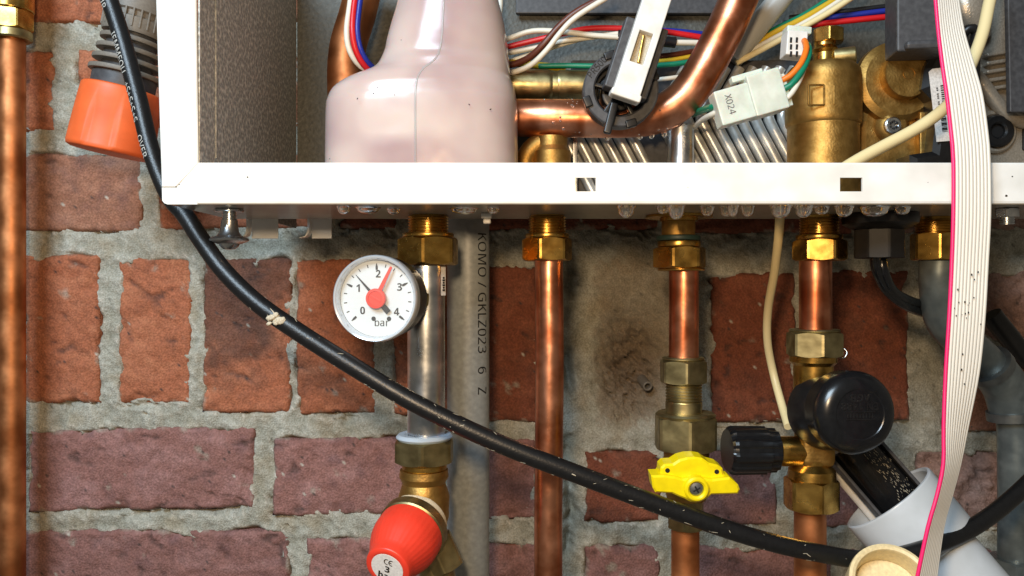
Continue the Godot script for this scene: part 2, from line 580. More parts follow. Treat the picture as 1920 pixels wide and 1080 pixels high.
func build_wall() -> void:
	var k := WALL / F
	var wall := thing("brick_wall", "old orange and purple brown brick wall with smeared grey mortar behind the pipes", "wall", Vector3(0, -0.2, -WALL))
	var big := FastNoiseLite.new()
	big.seed = 21
	big.frequency = 0.018
	big.fractal_octaves = 4
	var med := FastNoiseLite.new()
	med.seed = 22
	med.frequency = 0.05
	med.fractal_octaves = 4
	var edge := FastNoiseLite.new()
	edge.seed = 23
	edge.frequency = 0.014
	edge.fractal_octaves = 4
	edge.fractal_gain = 0.42
	var crack := FastNoiseLite.new()
	crack.seed = 24
	crack.frequency = 0.013
	crack.fractal_type = FastNoiseLite.FRACTAL_RIDGED
	crack.fractal_octaves = 3
	var cells := FastNoiseLite.new()
	cells.seed = 25
	cells.noise_type = FastNoiseLite.TYPE_CELLULAR
	cells.frequency = 0.022
	# linear base colours
	var base := [Color(0.47, 0.155, 0.075), Color(0.31, 0.145, 0.125), Color(0.24, 0.07, 0.036), Color(0.35, 0.155, 0.095), Color(0.34, 0.20, 0.16)]
	var burnt := [Color(0.19, 0.075, 0.045), Color(0.17, 0.085, 0.085), Color(0.14, 0.05, 0.03), Color(0.20, 0.09, 0.07), Color(0.22, 0.13, 0.11)]
	var bi := 0
	for b in BRICKS:
		var step := 4.6
		var nx := int((b[2] - b[0]) / step) + 1
		var ny := int((b[3] - b[1]) / step) + 1
		var rows := []
		var cols := []
		rng.seed = 100 + bi
		var lean := rng.randf_range(-0.012, 0.012)
		var proud := rng.randf_range(-0.0008, 0.0010)
		var shade := rng.randf_range(0.9, 1.08)
		var rough_amp := 3.2 if b[4] == 4 else 1.0
		for j in ny + 3:
			var row := PackedVector3Array()
			var crow := PackedColorArray()
			for i in nx + 3:
				var fi := clampf(float(i - 1) / nx, 0, 1)
				var fj := clampf(float(j - 1) / ny, 0, 1)
				var x := lerpf(b[0], b[2], fi)
				var y := lerpf(b[1], b[3], fj)
				var dx := minf(x - b[0], b[2] - x)
				var dy := minf(y - b[1], b[3] - y)
				var d := minf(dx, dy)
				var o := bi * 37.0
				var rim := clampf(1.0 - d / 7.0, 0, 1)
				var chip := maxf(0.0, edge.get_noise_3d(x, y, o) - 0.12) * clampf(1.0 - d / 26.0, 0, 1) * 0.012
				var z := proud + med.get_noise_3d(x, y, o) * 0.0011 * rough_amp + big.get_noise_3d(x, y, o) * 0.0016 * rough_amp - rim * rim * 0.0022 - chip
				var cr := crack.get_noise_3d(x * (0.6 if b[4] != 1 else 0.5), y, o)
				var line := clampf((cr - 0.66) * 9.0, 0, 1) * clampf(big.get_noise_3d(x * 0.6, y * 0.6, o + 500.0) * 4.0, 0, 1)
				var hole := clampf((cells.get_noise_3d(x, y, o) + 0.90) * -14.0, 0, 1)
				z -= hole * 0.0012
				z -= line * 0.0016
				if i == 0 or j == 0 or i == nx + 2 or j == ny + 2: z -= 0.010
				x += edge.get_noise_3d(y, o, 3.0) * 5.0 * clampf(1.0 - dx / 30.0, 0, 1)
				y += edge.get_noise_3d(x, o, 9.0) * 5.0 * clampf(1.0 - dy / 30.0, 0, 1) + (x - b[0]) * lean
				row.append(Vector3((x - 960.0) * k, (540.0 - y) * k + 0.2, z))
				var t := clampf(big.get_noise_3d(x, y, o + 90.0) * 1.3 + (b[5] - 0.45) * 1.1, 0, 1)
				if b[5] > 0.9:    # the brick with a dark fired core and a paler foot
					t = clampf((1.0 - fj * 1.12 + big.get_noise_3d(x, y, 7.0) * 0.35 - maxf(0.0, fi - 0.62) * 1.6) * 2.4, 0, 1)
				var col: Color = base[b[4]].lerp(burnt[b[4]], t) * shade
				var v := 1.0 + med.get_noise_3d(x * 1.7, y * 1.7, o + 40.0) * 0.30
				col = Color(col.r * v, col.g * v, col.b * v)
				col = col.lerp(Color(0.06, 0.035, 0.03), line * 0.65)
				var pale := clampf(big.get_noise_3d(x * 0.5, y * 0.9, o + 220.0) * 1.5, 0, 0.45)
				col = col.lerp(Color(minf(col.r * 1.35, 0.6), col.g * 1.55, col.b * 1.7), pale)
				# lime and mortar smears left on the face, mostly by the rim
				var sm := clampf((big.get_noise_3d(x, y, o + 300.0) - 0.47 + 0.36 * clampf(1.0 - d / 10.0, 0, 1)) * 3.5, 0, 0.6)
				col = col.lerp(Color(0.42, 0.38, 0.31), sm)
				if rng.randf() < 0.0012: col = Color(0.62, 0.58, 0.5)
				elif rng.randf() < 0.003: col = Color(0.07, 0.05, 0.045)
				crow.append(Color(clampf(col.r, 0, 1), clampf(col.g, 0, 1), clampf(col.b, 0, 1)))
			rows.append(row)
			cols.append(crow)
		var g := Geo.new()
		g.surf(rows, false, false, cols)
		var mi := part("brick", g, M.brick, wall, Transform3D(Basis(), wall.position))
		if b[5] > 0.9: mi.set_meta("label", "orange brick with a dark burnt patch over most of its face")
		bi += 1
	# mortar: one uneven sheet that fills the joints and dips behind the bricks
	var stepm := 4.4
	var x0 := -170.0
	var y0 := -130.0
	var nxm := int((2060.0 - x0) / stepm)
	var nym := int((1200.0 - y0) / stepm)
	var mrows := []
	var mcols := []
	for j in nym:
		var y := y0 + j * stepm
		var near := []
		for b in BRICKS:
			if y > b[1] - 40 and y < b[3] + 40: near.append(b)
		var row := PackedVector3Array()
		var crow := PackedColorArray()
		for i in nxm:
			var x := x0 + i * stepm
			var wx := x + edge.get_noise_2d(x * 0.5, y * 0.5) * 16.0 + maxf(0.0, edge.get_noise_2d(x * 1.5, y * 1.5 + 40.0) - 0.22) * 34.0
			var wy := y + edge.get_noise_2d(x * 0.5 + 700.0, y * 0.5) * 16.0 - maxf(0.0, edge.get_noise_2d(x * 1.5 + 90.0, y * 1.5) - 0.22) * 34.0
			var d := 99.0
			var under := 0.0
			for b in near:
				var qx := maxf(b[0] - wx, wx - b[2])
				var qy := maxf(b[1] - wy, wy - b[3])
				var dd := maxf(qx, qy)
				if dd < d:
					d = dd
					under = 1.0 if (wy - b[3] > -2.0 and qx < 0.0) else 0.0
			var n1 := big.get_noise_2d(x + 300.0, y)
			var n2 := med.get_noise_2d(x * 1.4, y * 1.4)
			var h := -0.0012 + n1 * 0.0028 + n2 * 0.0013
			# open gap under some courses
			if under > 0.5 and d < 7.0: h -= 0.004 * clampf(edge.get_noise_2d(x * 0.4, y * 0.1 + 55.0) * 3.0 + 0.25, 0, 1)
			h = lerpf(h, -0.009, smoothstep(-3.0, -13.0, d))
			# hacked out hollow in the patched brick behind the gas pipe, and the ragged slot beside the bare copper pipe
			var pit := clampf(1.3 - Vector2((x - 1185.0) / 62.0, (y - 690.0) / 100.0).length(), 0, 1)
			h -= pit * (0.008 + absf(n2) * 0.020 + absf(n1) * 0.012)
			if y > 440.0:
				var slot := clampf(1.0 - absf(x - 1068.0 - edge.get_noise_2d(4.0, y) * 12.0) / 13.0, 0, 1)
				h -= slot * 0.011 * clampf(0.3 + edge.get_noise_2d(y * 0.5, 80.0) * 2.5, 0, 1)
			row.append(Vector3((x - 960.0) * k, (540.0 - y) * k + 0.2, h))
			var t := clampf(0.5 + n1 * 0.9, 0, 1)
			var col := Color(0.36, 0.345, 0.28).lerp(Color(0.54, 0.525, 0.455), t)
			col = col.lerp(Color(0.40, 0.335, 0.235), clampf(big.get_noise_2d(x * 0.5 + 900.0, y * 0.5) * 1.6, 0, 0.7))
			col = col.lerp(Color(0.21, 0.15, 0.11), clampf(pit * 1.2 - 0.15 + n2 * 0.6, 0, 0.9))
			# browner cement of the plastered-over brick behind the gas pipe
			var px_ := clampf(minf(x - 1112.0, 1326.0 - x) / 16.0 + n1 * 2.0, 0, 1) * clampf(minf(y - 482.0, 800.0 - y) / 16.0 + n2 * 2.0, 0, 1)
			col = col.lerp(Color(0.25, 0.185, 0.125), px_ * 0.55)
			# white lime bloom on ridges at brick rims
			col = col.lerp(Color(0.62, 0.57, 0.50), clampf((n2 + 0.1) * 1.4 * clampf(1.0 - absf(d - 1.0) / 7.0, 0, 1), 0, 0.7))
			var v := 1.0 + n2 * 0.28
			if rng.randf() < 0.004: v *= 0.5
			crow.append(Color(clampf(col.r * v, 0, 1), clampf(col.g * v, 0, 1), clampf(col.b * v, 0, 1)))
		mrows.append(row)
		mcols.append(crow)
	var gm := Geo.new()
	gm.surf(mrows, false, false, mcols)
	part("mortar", gm, M.mortar, wall, Transform3D(Basis(), wall.position))
	# grey plastic wall plug left in the hollow
	var p := W(1208, 714, WALL - 0.001)
	var wp := thing("wall_plug", "small grey plastic wall plug left in the hacked out mortar hollow", "wall plug", p + Vector3(0, 0, -0.012))
	var xf := axis(p + Vector3(0, 0, -0.012), Vector3(0.15, -0.25, 1.0))
	part("sleeve", ring_tube(0.0019, 0.0032, 0.0, 0.0145, 0.0004, 24), M.grey_plastic, wp, xf)

# ---------------------------------------------------------------- boiler casing
func build_boiler() -> void:
	var at := W(960, 383, FRONT)
	var boiler := thing("boiler_casing", "white painted boiler casing frame, open at the front, hanging above the pipe connections", "boiler", at)
	# bottom rail: a folded strip with two rectangular slots
	var yb := PLATE_Y
	var yt := (540.0 - 304.0) * FRONT / F
	var xl := (304.0 - 960.0) * FRONT / F
	var xr := 0.285
	var z := -FRONT
	var slots := [[1078, 1117, 334, 360], [1575, 1617, 331, 357]]
	var g := Geo.new()
	var xs := [xl + 0.0155, (1078 - 960.0) * FRONT / F, (1117 - 960.0) * FRONT / F, (1575 - 960.0) * FRONT / F, (1617 - 960.0) * FRONT / F, xr]
	var sy0 := (540.0 - 359.0) * FRONT / F
	var sy1 := (540.0 - 333.0) * FRONT / F
	var prof := [Vector2(yt - 0.0014, z - 0.008), Vector2(yt - 0.0004, z - 0.0012), Vector2(yt - 0.0002, z - 0.0005), Vector2(yt - 0.0010, z), Vector2(sy1, z), Vector2(sy0, z), Vector2(yb + 0.0014, z), Vector2(yb + 0.0005, z - 0.0003), Vector2(yb + 0.0001, z - 0.0010)]
	for i in xs.size() - 1:
		var hole: bool = i == 1 or i == 3
		for j in prof.size() - 1:
			if hole and j == 4: continue
			var a := Vector3(xs[i], prof[j].x, prof[j].y)
			var b := Vector3(xs[i + 1], prof[j].x, prof[j].y)
			var c := Vector3(xs[i + 1], prof[j + 1].x, prof[j + 1].y)
			var d := Vector3(xs[i], prof[j + 1].x, prof[j + 1].y)
			g.quad(a, b, c, d)
		if hole:
			var th := Vector3(0, 0, -0.0012)
			var q := [Vector3(xs[i], sy1, z), Vector3(xs[i + 1], sy1, z), Vector3(xs[i + 1], sy0, z), Vector3(xs[i], sy0, z)]
			for e in 4: g.quad(q[e], q[(e + 1) % 4], q[(e + 1) % 4] + th, q[e] + th)
	# back of the strip
	for i in xs.size() - 1:
		for j in 3:
			if j == 1 and (i == 1 or i == 3): continue
			var ya: float = [yt - 0.001, sy1, sy0][j]
			var yc: float = [sy1, sy0, yb + 0.001][j]
			g.quad(Vector3(xs[i], yc, z - 0.0012), Vector3(xs[i + 1], yc, z - 0.0012), Vector3(xs[i + 1], ya, z - 0.0012), Vector3(xs[i], ya, z - 0.0012))
	part("bottom_rail", g, M.white, boiler)
	# corner and upright, cut to a mitre against each other
	var corner := px_outline([[304, 376], [308, 381], [314, 383.2], [370.2, 383.2], [370.2, 308], [331, 352], [303.5, 352]], 960, 540, FRONT)
	part("frame_corner", prism(corner, z - 0.0012, z, 0.00003), M.white, boiler)
	var stile := px_outline([[303, 351.3], [330.5, 351.3], [371.5, 308], [368.5, 100], [366.5, -60], [291, -60], [294, 60]], 960, 540, FRONT)
	part("upright", prism(stile, z - 0.0012, z + 0.00015, 0.0005), M.white, boiler)
	# bottom plate, stepped up behind, side and back sheet
	var bp := Geo.new()
	bp.add(rbox(Vector3(xr - xl - 0.002, 0.0012, 0.074), 0.0004), Transform3D(Basis(), Vector3((xr + xl) * 0.5 + 0.001, yb + 0.0007, z - 0.001 - 0.037)))
	part("bottom_plate", bp, M.plate, boiler)
	var fl := Geo.new()
	fl.add(rbox(Vector3(xr - xl - 0.004, 0.0012, 0.086), 0.0004), Transform3D(Basis(), Vector3((xr + xl) * 0.5, 0.0468, -0.425 - 0.0425)))
	fl.add(rbox(Vector3(xr - xl - 0.004, 0.0098, 0.0012), 0.0004), Transform3D(Basis(), Vector3((xr + xl) * 0.5, 0.0425, -0.4262)))
	part("rear_plate", fl, M.galv, boiler)
	var xside := (372.0 - 960.0) * FRONT / F
	part("side_panel", Geo.new().add(rbox(Vector3(0.0012, 0.165, 0.158), 0.0004), Transform3D(Basis(), Vector3(xside - 0.0006, 0.038 + 0.0825, -0.3518 - 0.079))), M.galv, boiler)
	# folded seam down the side panel
	part("seam", Geo.new().add(rbox(Vector3(0.0005, 0.15, 0.0012), 0.0002), Transform3D(Basis(), Vector3(xside + 0.0002, 0.06 + 0.075, -0.3705))), M.galv, boiler)
	part("back_panel", Geo.new().add(rbox(Vector3(0.43, 0.17, 0.0012), 0.0004), Transform3D(Basis(), Vector3(xside + 0.215, 0.0478 + 0.085, -0.511))), M.back, boiler)
	part("dark_recess_panel", Geo.new().add(rbox(Vector3(0.130, 0.06, 0.004), 0.001), Transform3D(Basis(), W(1160, -62, 0.505) + Vector3(0, 0, 0))), M.dark_grey, boiler)
	# flecks of dirt on the painted frame
	var sp := Geo.new()
	for s in [[464, 332, 1.0], [330, 350, 0.8], [336, 346, 0.7], [890, 342, 0.5], [1887, 367, 1.6], [1898, 331, 0.9], [1740, 342, 0.5], [1290, 351, 0.5], [720, 371, 0.5], [610, 318, 0.4]]:
		sp.add(blob(Vector3(0.0004, 0.0003, 0.00012) * s[2], 0.4, int(s[0]), 10), Transform3D(Basis(), W(s[0], s[1], FRONT - 0.00008)))
	var sn := part("dirt_specks", sp, M.dirt, boiler)
	sn.set_meta("kind", "stuff")
	# bracket rail behind, curled strip below the plate
	var br := thing("hanging_bracket", "white curled sheet metal bracket under the casing beside the levelling screw", "bracket", W(530, 420, 0.44))
	var sheet := Geo.new()
	for seg in [[462, 522, 0.432], [575, 622, 0.438]]:
		var pr := wire_like([[seg[0] - 4, 396], [seg[0] + 6, 400], [seg[0] + 10, 412], [seg[0] + 10, 432], [seg[0] + 6, 443], [seg[0] - 6, 447]], seg[2])
		var rows := []
		for zz in [0.0, 0.006]:
			var row := PackedVector3Array()
			for p in pr: row.append(p + Vector3(0, 0, zz))
			rows.append(row)
		sheet.surf(rows)
		var rows2 := []
		for zz in [0.0, 0.006]:
			var row := PackedVector3Array()
			for p in pr: row.append(p + Vector3(-0.0011, 0.0, zz))
			row.reverse()
			rows2.append(row)
		sheet.surf(rows2)
		for q in pr.size() - 1:
			sheet.quad(pr[q] + Vector3(0, 0, 0.006), pr[q + 1] + Vector3(0, 0, 0.006), pr[q + 1] + Vector3(-0.0011, 0, 0.006), pr[q] + Vector3(-0.0011, 0, 0.006))
		part("curled_tab", sheet, M.white, br)
		sheet = Geo.new()
		var w: float = (seg[1] - seg[0] - 10) * 0.44 / F
		part("web", Geo.new().add(rbox(Vector3(w, 0.0155, 0.0012), 0.0004), Transform3D(Basis(), W((seg[0] + 10 + seg[1]) * 0.5, 421, 0.4415))), M.white, br)
	part("flange", Geo.new().add(rbox(Vector3(0.056, 0.0012, 0.02), 0.0004), Transform3D(Basis(), W(542, 396, 0.437))), M.white, br)

func wire_like(pts: Array, z: float) -> PackedVector3Array:
	var q := []
	for p in pts: q.append(W(p[0], p[1], z))
	return smooth_path(q, 0.0012)

func build_screws() -> void:
	# levelling screw under the left corner
	var c := W(430, 400, 0.372)
	var o := thing("levelling_screw", "zinc plated levelling screw with round flange under the corner of the casing", "screw", Vector3(c.x, 0.0218, c.z))
	var xf := Transform3D(Basis(), Vector3(c.x, 0, c.z))
	part("shank", thread(0.0034, 0.0265, 0.0575, 0.0012, 0.0005), M.chrome, o, xf)
	part("flange", lathe([Vector2(0, 0.0205), Vector2(0.0055, 0.0205), Vector2(0.0086, 0.0219), Vector2(0.0089, 0.0226), Vector2(0.0084, 0.0232), Vector2(0.0056, 0.0243), Vector2(0.0044, 0.0260), Vector2(0.0039, 0.0290), Vector2(0.0037, 0.0315), Vector2(0, 0.0315)]), M.chrome, o, xf)
	part("head", lathe([Vector2(0, 0.0178), Vector2(0.0025, 0.0180), Vector2(0.0042, 0.0194), Vector2(0.0048, 0.0207), Vector2(0, 0.0207)]), M.chrome, o, xf)
	part("washer", ring_tube(0.0035, 0.0065, 0.0353, 0.0366, 0.0003), M.chrome, o, xf)
	# screw end below the plate on the far side
	var c2 := W(1888, 400, 0.368)
	var o2 := thing("plate_screw", "short bright screw end under the casing next to the ribbon cable", "screw", Vector3(c2.x, 0.030, c2.z))
	var x2 := Transform3D(Basis(), Vector3(c2.x, 0, c2.z))
	part("nut", hexnut(0.0095, 0.0325, 0.0364), M.chrome, o2, x2)
	part("shank", thread(0.0032, 0.0292, 0.0328, 0.001, 0.0004), M.chrome, o2, x2)
	# small white clip
	var c3 := W(912, 411, 0.392)
	var o3 := thing("plastic_clip", "tiny white plastic clip under the casing above the grey pipe", "clip", Vector3(c3.x, 0.031, c3.z))
	part("clip_head", Geo.new().add(rbox(Vector3(0.0052, 0.0026, 0.004), 0.0006), Transform3D(Basis(), Vector3(c3.x, 0.0353, c3.z))), M.white_plastic, o3)
	part("clip_foot", Geo.new().add(rbox(Vector3(0.0038, 0.0026, 0.004), 0.0008), Transform3D(Basis(), Vector3(c3.x + 0.0003, 0.0327, c3.z))), M.white_plastic, o3)

# pendant water drops on the lower edge of the casing: px, width px, drop length mm, distance
func build_drops() -> void:
	var spots := [[645, 27, 3.4, 0.362], [690, 46, 2.8, 0.366], [738, 26, 2.6, 0.372], [1174, 36, 5.4, 0.358], [1243, 27, 3.2, 0.362], [1268, 34, 6.2, 0.357], [1326, 28, 4.2, 0.362], [1362, 26, 4.2, 0.364], [1374, 22, 5.0, 0.357], [1402, 28, 4.6, 0.360], [1464, 42, 5.6, 0.357], [1507, 36, 5.4, 0.357], [1541, 30, 3.4, 0.364], [1583, 36, 4.8, 0.360], [1640, 56, 4.6, 0.362], [1692, 30, 3.4, 0.364], [870, 52, 2.6, 0.37], [925, 26, 2.6, 0.368]]
	var say := ["faint water drop nearest the levelling screw", "broad flat water drop left of the first brass nut", "small water drop just left of the first brass nut", "round water drop alone right of the bare copper pipe", "small water drop just left of the brightest drop", "brightest water drop, above the gas pipe fitting", "round water drop right of the gas pipe fitting", "small water drop third from the gas pipe fitting", "narrow water drop between two drops right of the gas fitting", "water drop left of the thin white wire", "large water drop above the thin white wire", "round bright water drop over the right brass fitting", "faint water drop behind the right brass fitting", "water drop between the right brass fitting and black gland", "broad water drop above the black cable gland", "faint water drop right of the black cable gland", "broad faint water drop above the grey plastic pipe", "small water drop beside the tiny white clip"]
	for k in spots.size():
		var s: Array = spots[k]
		var top := Vector3((s[0] - 960.0) * s[3] / F, PLATE_Y + 0.0001, -s[3])
		var r: float = s[1] * 0.5 * s[3] / F
		var h: float = s[2] * 0.001
		var prof := [Vector2(0, -h), Vector2(r * 0.28, -h * 0.97), Vector2(r * 0.55, -h * 0.86), Vector2(r * 0.76, -h * 0.66), Vector2(r * 0.84, -h * 0.45), Vector2(r * 0.88, -h * 0.25), Vector2(r * 0.96, -h * 0.09), Vector2(r * 1.08, 0.0), Vector2(0, 0.0)]
		single("water_drop", lathe(prof, 24), M.water, say[k] + " on the casing edge", "water drop", top + Vector3(0, -h, 0), "water drops along the casing edge", Transform3D(Basis(), top))

# ---------------------------------------------------------------- pipes and fittings below the casing
func vpipe(x: float, z: float) -> Transform3D:
	return Transform3D(Basis(), Vector3((x - 960.0) * z / F, 0, -z))

func ypx(y: float, z: float) -> float:
	return (540.0 - y) * z / F

func build_pipes() -> void:
	var top := PLATE_Y
	# far left copper pipe on the wall with its brass fitting
	var z := 0.498
	var xf := vpipe(22, z)
	var lp := thing("wall_copper_pipe", "upright copper pipe at the far left edge with a brass fitting on top", "pipe", Vector3(xf.origin.x, -0.2, -z))
	part("tube", cyl(0.0078, -0.2, ypx(60, z), 0.0005), M.copper_dark, lp, xf)
	part("nut", hexnut(0.0215, ypx(58, z), ypx(22, z)), M.brass, lp, xf * Transform3D(Basis(Vector3.UP, 0.3), Vector3.ZERO))
	part("ring", ring_tube(0.0079, 0.0115, ypx(76, z), ypx(57.5, z), 0.001), M.brass_dull, lp, xf)
	part("fitting_body", cyl(0.0125, ypx(22.5, z), ypx(-70, z), 0.001), M.brass, lp, xf)

	# zinc pipe with nut under the casing (gauge pipe)
	z = 0.405
	xf = vpipe(799, z)
	var zp := thing("zinc_pipe", "bright zinc steel pipe with brass nut behind the pressure gauge", "pipe", Vector3(xf.origin.x, ypx(824, z), -z))
	part("tube", cyl(mm(35, z), ypx(826, z), ypx(497, z), 0.0006), M.chrome, zp, xf)
	part("nut", hexnut(mm(104, z), ypx(497, z), ypx(446, z)), M.brass, zp, vpipe(803, z) * Transform3D(Basis(Vector3.UP, 0.42), Vector3.ZERO))
	part("thread", thread(mm(38, z), ypx(446.5, z), top, 0.0014, 0.0007), M.brass, zp, vpipe(803, z))
	part("collar", cyl(mm(48, z), ypx(446.2, z), ypx(437, z), 0.0008), M.brass, zp, vpipe(803, z))
	var st := part("sticker", Geo.new().add(rbox(Vector3(0.0034, 0.0145, 0.0003), 0.0001), Transform3D(Basis(Vector3.UP, 0.9), W(831, 527, z - 0.0036))), M.sticker, zp)
	for k in 6:
		part("print_line", Geo.new().add(rbox(Vector3(0.0012 + 0.0005 * (k % 2), 0.0009, 0.0002), 0.00005), Transform3D(Basis(Vector3.UP, 0.9), W(832, 521 + k * 4.6, z - 0.0039))), M.ink, st)

	# grey plastic drain pipe with print
	z = 0.455
	xf = vpipe(878, z)
	var gp := thing("grey_plastic_pipe", "grey plastic drain pipe with black print standing behind the zinc pipe", "pipe", Vector3(xf.origin.x, -0.22, -z))
	part("tube", cyl(mm(39.5, z), -0.22, 0.0461, 0.0006, 56), M.pvc, gp, xf)
	var line := PackedVector3Array([Vector3(xf.origin.x, 0.034, -z), Vector3(xf.origin.x, -0.22, -z)])
	part("print", bent_text("KOMO / GKLZ023   6   Z", 0.0064, line, mm(39.5, z), 0.0035, 2.34, false), M.ink, gp)

	# bare copper pipe
	z = 0.405
	xf = vpipe(1029, z)
	var cp := thing("bare_copper_pipe", "plain copper pipe with a single brass nut, right of the grey plastic pipe", "pipe", Vector3(xf.origin.x, -0.2, -z))
	part("tube", sweep(smooth_path([Vector3(xf.origin.x, ypx(488, z), -z), Vector3(xf.origin.x + 0.0004, -0.04, -z), Vector3(xf.origin.x - 0.0003, -0.12, -z), Vector3(xf.origin.x, -0.2, -z)], 0.004), mm(26.5, z), 36), M.copper, cp)
	part("nut", hexnut(mm(84, z), ypx(489, z), ypx(447, z)), M.brass, cp, vpipe(1026, z) * Transform3D(Basis(Vector3.UP, 0.18), Vector3.ZERO))
	part("thread", thread(mm(35, z), ypx(447.5, z), top, 0.0014, 0.0007), M.brass, cp, vpipe(1026, z))
	part("collar", cyl(mm(41, z), ypx(447.2, z), ypx(438, z), 0.0008), M.brass, cp, vpipe(1026, z))

	# gas pipe with its valve
	var gs := thing("gas_pipe", "copper gas pipe with brass unions and a yellow winged tap", "pipe", Vector3(vpipe(1280, z).origin.x, -0.2, -z))
	xf = vpipe(1280, z)
	part("tube", cyl(mm(27.5, z), ypx(676, z), ypx(503, z), 0.0004), M.copper, gs, vpipe(1282, z))
	part("top_flange", lathe([Vector2(0, ypx(415, z)), Vector2(mm(35, z), ypx(415, z)), Vector2(mm(35, z), ypx(410, z)), Vector2(mm(62, z), ypx(408.5, z)), Vector2(mm(62, z), top), Vector2(0, top)]), M.brass, gs, vpipe(1273, z))
	part("gland", cyl(mm(31, z), ypx(442, z), ypx(414.8, z), 0.0003), M.brass_cast, gs, vpipe(1272, z))
	part("washer", cyl(mm(41, z), ypx(452, z), ypx(441.8, z), 0.001), M.washer, gs, vpipe(1272, z))
	part("collar", cyl(mm(40, z), ypx(464, z), ypx(451.8, z), 0.0008), M.brass, gs, vpipe(1273, z))
	part("nut", hexnut(mm(88, z), ypx(503, z), ypx(463.8, z)), M.brass, gs, vpipe(1274, z) * Transform3D(Basis(Vector3.UP, 0.06), Vector3.ZERO))
	part("lip", ring_tube(mm(28, z), mm(44, z), ypx(508, z), ypx(502.8, z), 0.0006), M.brass, gs, vpipe(1277, z))
	part("compression_nut", hexnut(mm(80, z), ypx(718, z), ypx(675, z)), M.brass_dull, gs, vpipe(1281, z) * Transform3D(Basis(Vector3.UP, 0.5), Vector3.ZERO))
	part("nut_lip", ring_tube(mm(28, z), mm(39, z), ypx(675.2, z), ypx(669, z), 0.0006), M.brass_dull, gs, vpipe(1281, z))
	part("thread", thread(mm(34, z), ypx(752, z), ypx(717.8, z), 0.0015, 0.0006), M.brass_dull, gs, vpipe(1282, z))
	part("tail_piece", cyl(mm(34, z), ypx(790, z), ypx(751.8, z), 0.0006), M.brass_dull, gs, vpipe(1282, z))
	part("union_nut", hexnut(mm(106, z), ypx(842, z), ypx(779, z)), M.brass_dull, gs, vpipe(1285, z) * Transform3D(Basis(Vector3.UP, 0.5), Vector3.ZERO))
	part("union_shoulder", lathe([Vector2(0, ypx(782, z)), Vector2(mm(54, z), ypx(782, z)), Vector2(mm(56, z), ypx(777, z)), Vector2(mm(52, z), ypx(773, z)), Vector2(mm(36, z), ypx(773, z)), Vector2(0, ypx(773, z))]), M.brass_dull, gs, vpipe(1285, z))
	part("valve_body", lathe([Vector2(0, ypx(935, z)), Vector2(mm(36, z), ypx(935, z)), Vector2(mm(40, z), ypx(920, z)), Vector2(mm(47, z), ypx(900, z)), Vector2(mm(48, z), ypx(875, z)), Vector2(mm(42, z), ypx(856, z)), Vector2(mm(42, z), ypx(841, z)), Vector2(0, ypx(841, z))]), M.brass_cast, gs, vpipe(1287, z))
	part("lower_nut", hexnut(mm(62, z), ypx(990, z), ypx(934, z)), M.brass_dull, gs, vpipe(1286, z) * Transform3D(Basis(Vector3.UP, 0.2), Vector3.ZERO))
	part("lower_tube", cyl(mm(26, z), -0.2, ypx(989, z), 0.0004), M.copper_dark, gs, vpipe(1285, z))
	# valve stem and winged handle
	var hz := 0.372
	part("stem", cyl(0.0052, 0.0, 0.03, 0.0004), M.brass, gs, axis(W(1300, 908, 0.405), W(1302, 910, hz) - W(1300, 908, 0.405)))
	var cx := 1302.0
	var cy := 911.0
	var z0 := 2.4538
	var wing := []
	for p in [[241, 606], [300, 604], [350, 612], [385, 622], [410, 618], [447, 612], [485, 620], [520, 624], [560, 618], [600, 614], [640, 650], [648, 672], [640, 692], [520, 696], [496, 716], [470, 730], [447, 735], [424, 730], [398, 716], [372, 706], [338, 690], [262, 686], [250, 664]]:
		wing.append([1120 + p[0] / z0, 640 + p[1] / z0])
	var back := []
	for p in [[270, 640], [288, 605], [290, 578], [306, 562], [345, 560], [374, 540], [410, 530], [445, 528], [480, 534], [512, 556], [552, 566], [574, 582], [580, 606], [610, 640], [520, 690], [380, 690]]:
		back.append([1120 + p[0] / z0, 640 + p[1] / z0])
	var hx := Transform3D(Basis(Vector3(1, 0, 0), 0.10), W(cx, cy, hz))
	var hn := part("tap_handle", prism(px_outline(wing, cx, cy, hz), -0.006, 0.0035, 0.0009), M.yellow, gs, hx)
	part("handle_cover", prism(px_outline(back, cx, cy, hz), -0.009, 0.0006, 0.0009), M.yellow, hn, hx)
	part("boss", ring_tube(0.0034, 0.0058, -0.004, 0.0056, 0.0008), M.yellow, hn, hx * Transform3D(Basis(Vector3(1, 0, 0), PI / 2), Vector3.ZERO))
	var sc := part("screw", lathe([Vector2(0, -0.002), Vector2(0.0036, -0.002), Vector2(0.0036, 0.0036), Vector2(0.0030, 0.0044), Vector2(0.0016, 0.0048), Vector2(0, 0.0049)]), M.chrome, hn, hx * Transform3D(Basis(Vector3(1, 0, 0), PI / 2), Vector3.ZERO))
	for a in [0.5, 0.5 + PI / 2]:
		sc = part("screw_slot", Geo.new().add(rbox(Vector3(0.0036, 0.0008, 0.0008), 0.0002)), M.ink, hn, hx * Transform3D(Basis(Vector3(0, 0, 1), a), Vector3(0, 0, 0.0047)))
	for hp in [[320, 590], [546, 596]]:
		var q := Vector2((1120 + hp[0] / z0 - cx) * hz / F, (cy - 640 - hp[1] / z0) * hz / F)
		part("pin_hole", cyl(0.0011, 0.0, 0.0004, 0.0001, 16), M.ink, hn, hx * Transform3D(Basis(Vector3(1, 0, 0), PI / 2), Vector3(q.x, q.y, 0.0005)))

	# filling pipe on the right with its valve group
	xf = vpipe(1530, z)
	var fp := thing("filling_pipe", "copper pipe with brass nuts carrying the black safety valve on the right", "pipe", Vector3(xf.origin.x, -0.2, -z))
	part("thread", thread(mm(36, z), ypx(440.5, z), top, 0.0014, 0.0007), M.brass, fp, vpipe(1536, z))
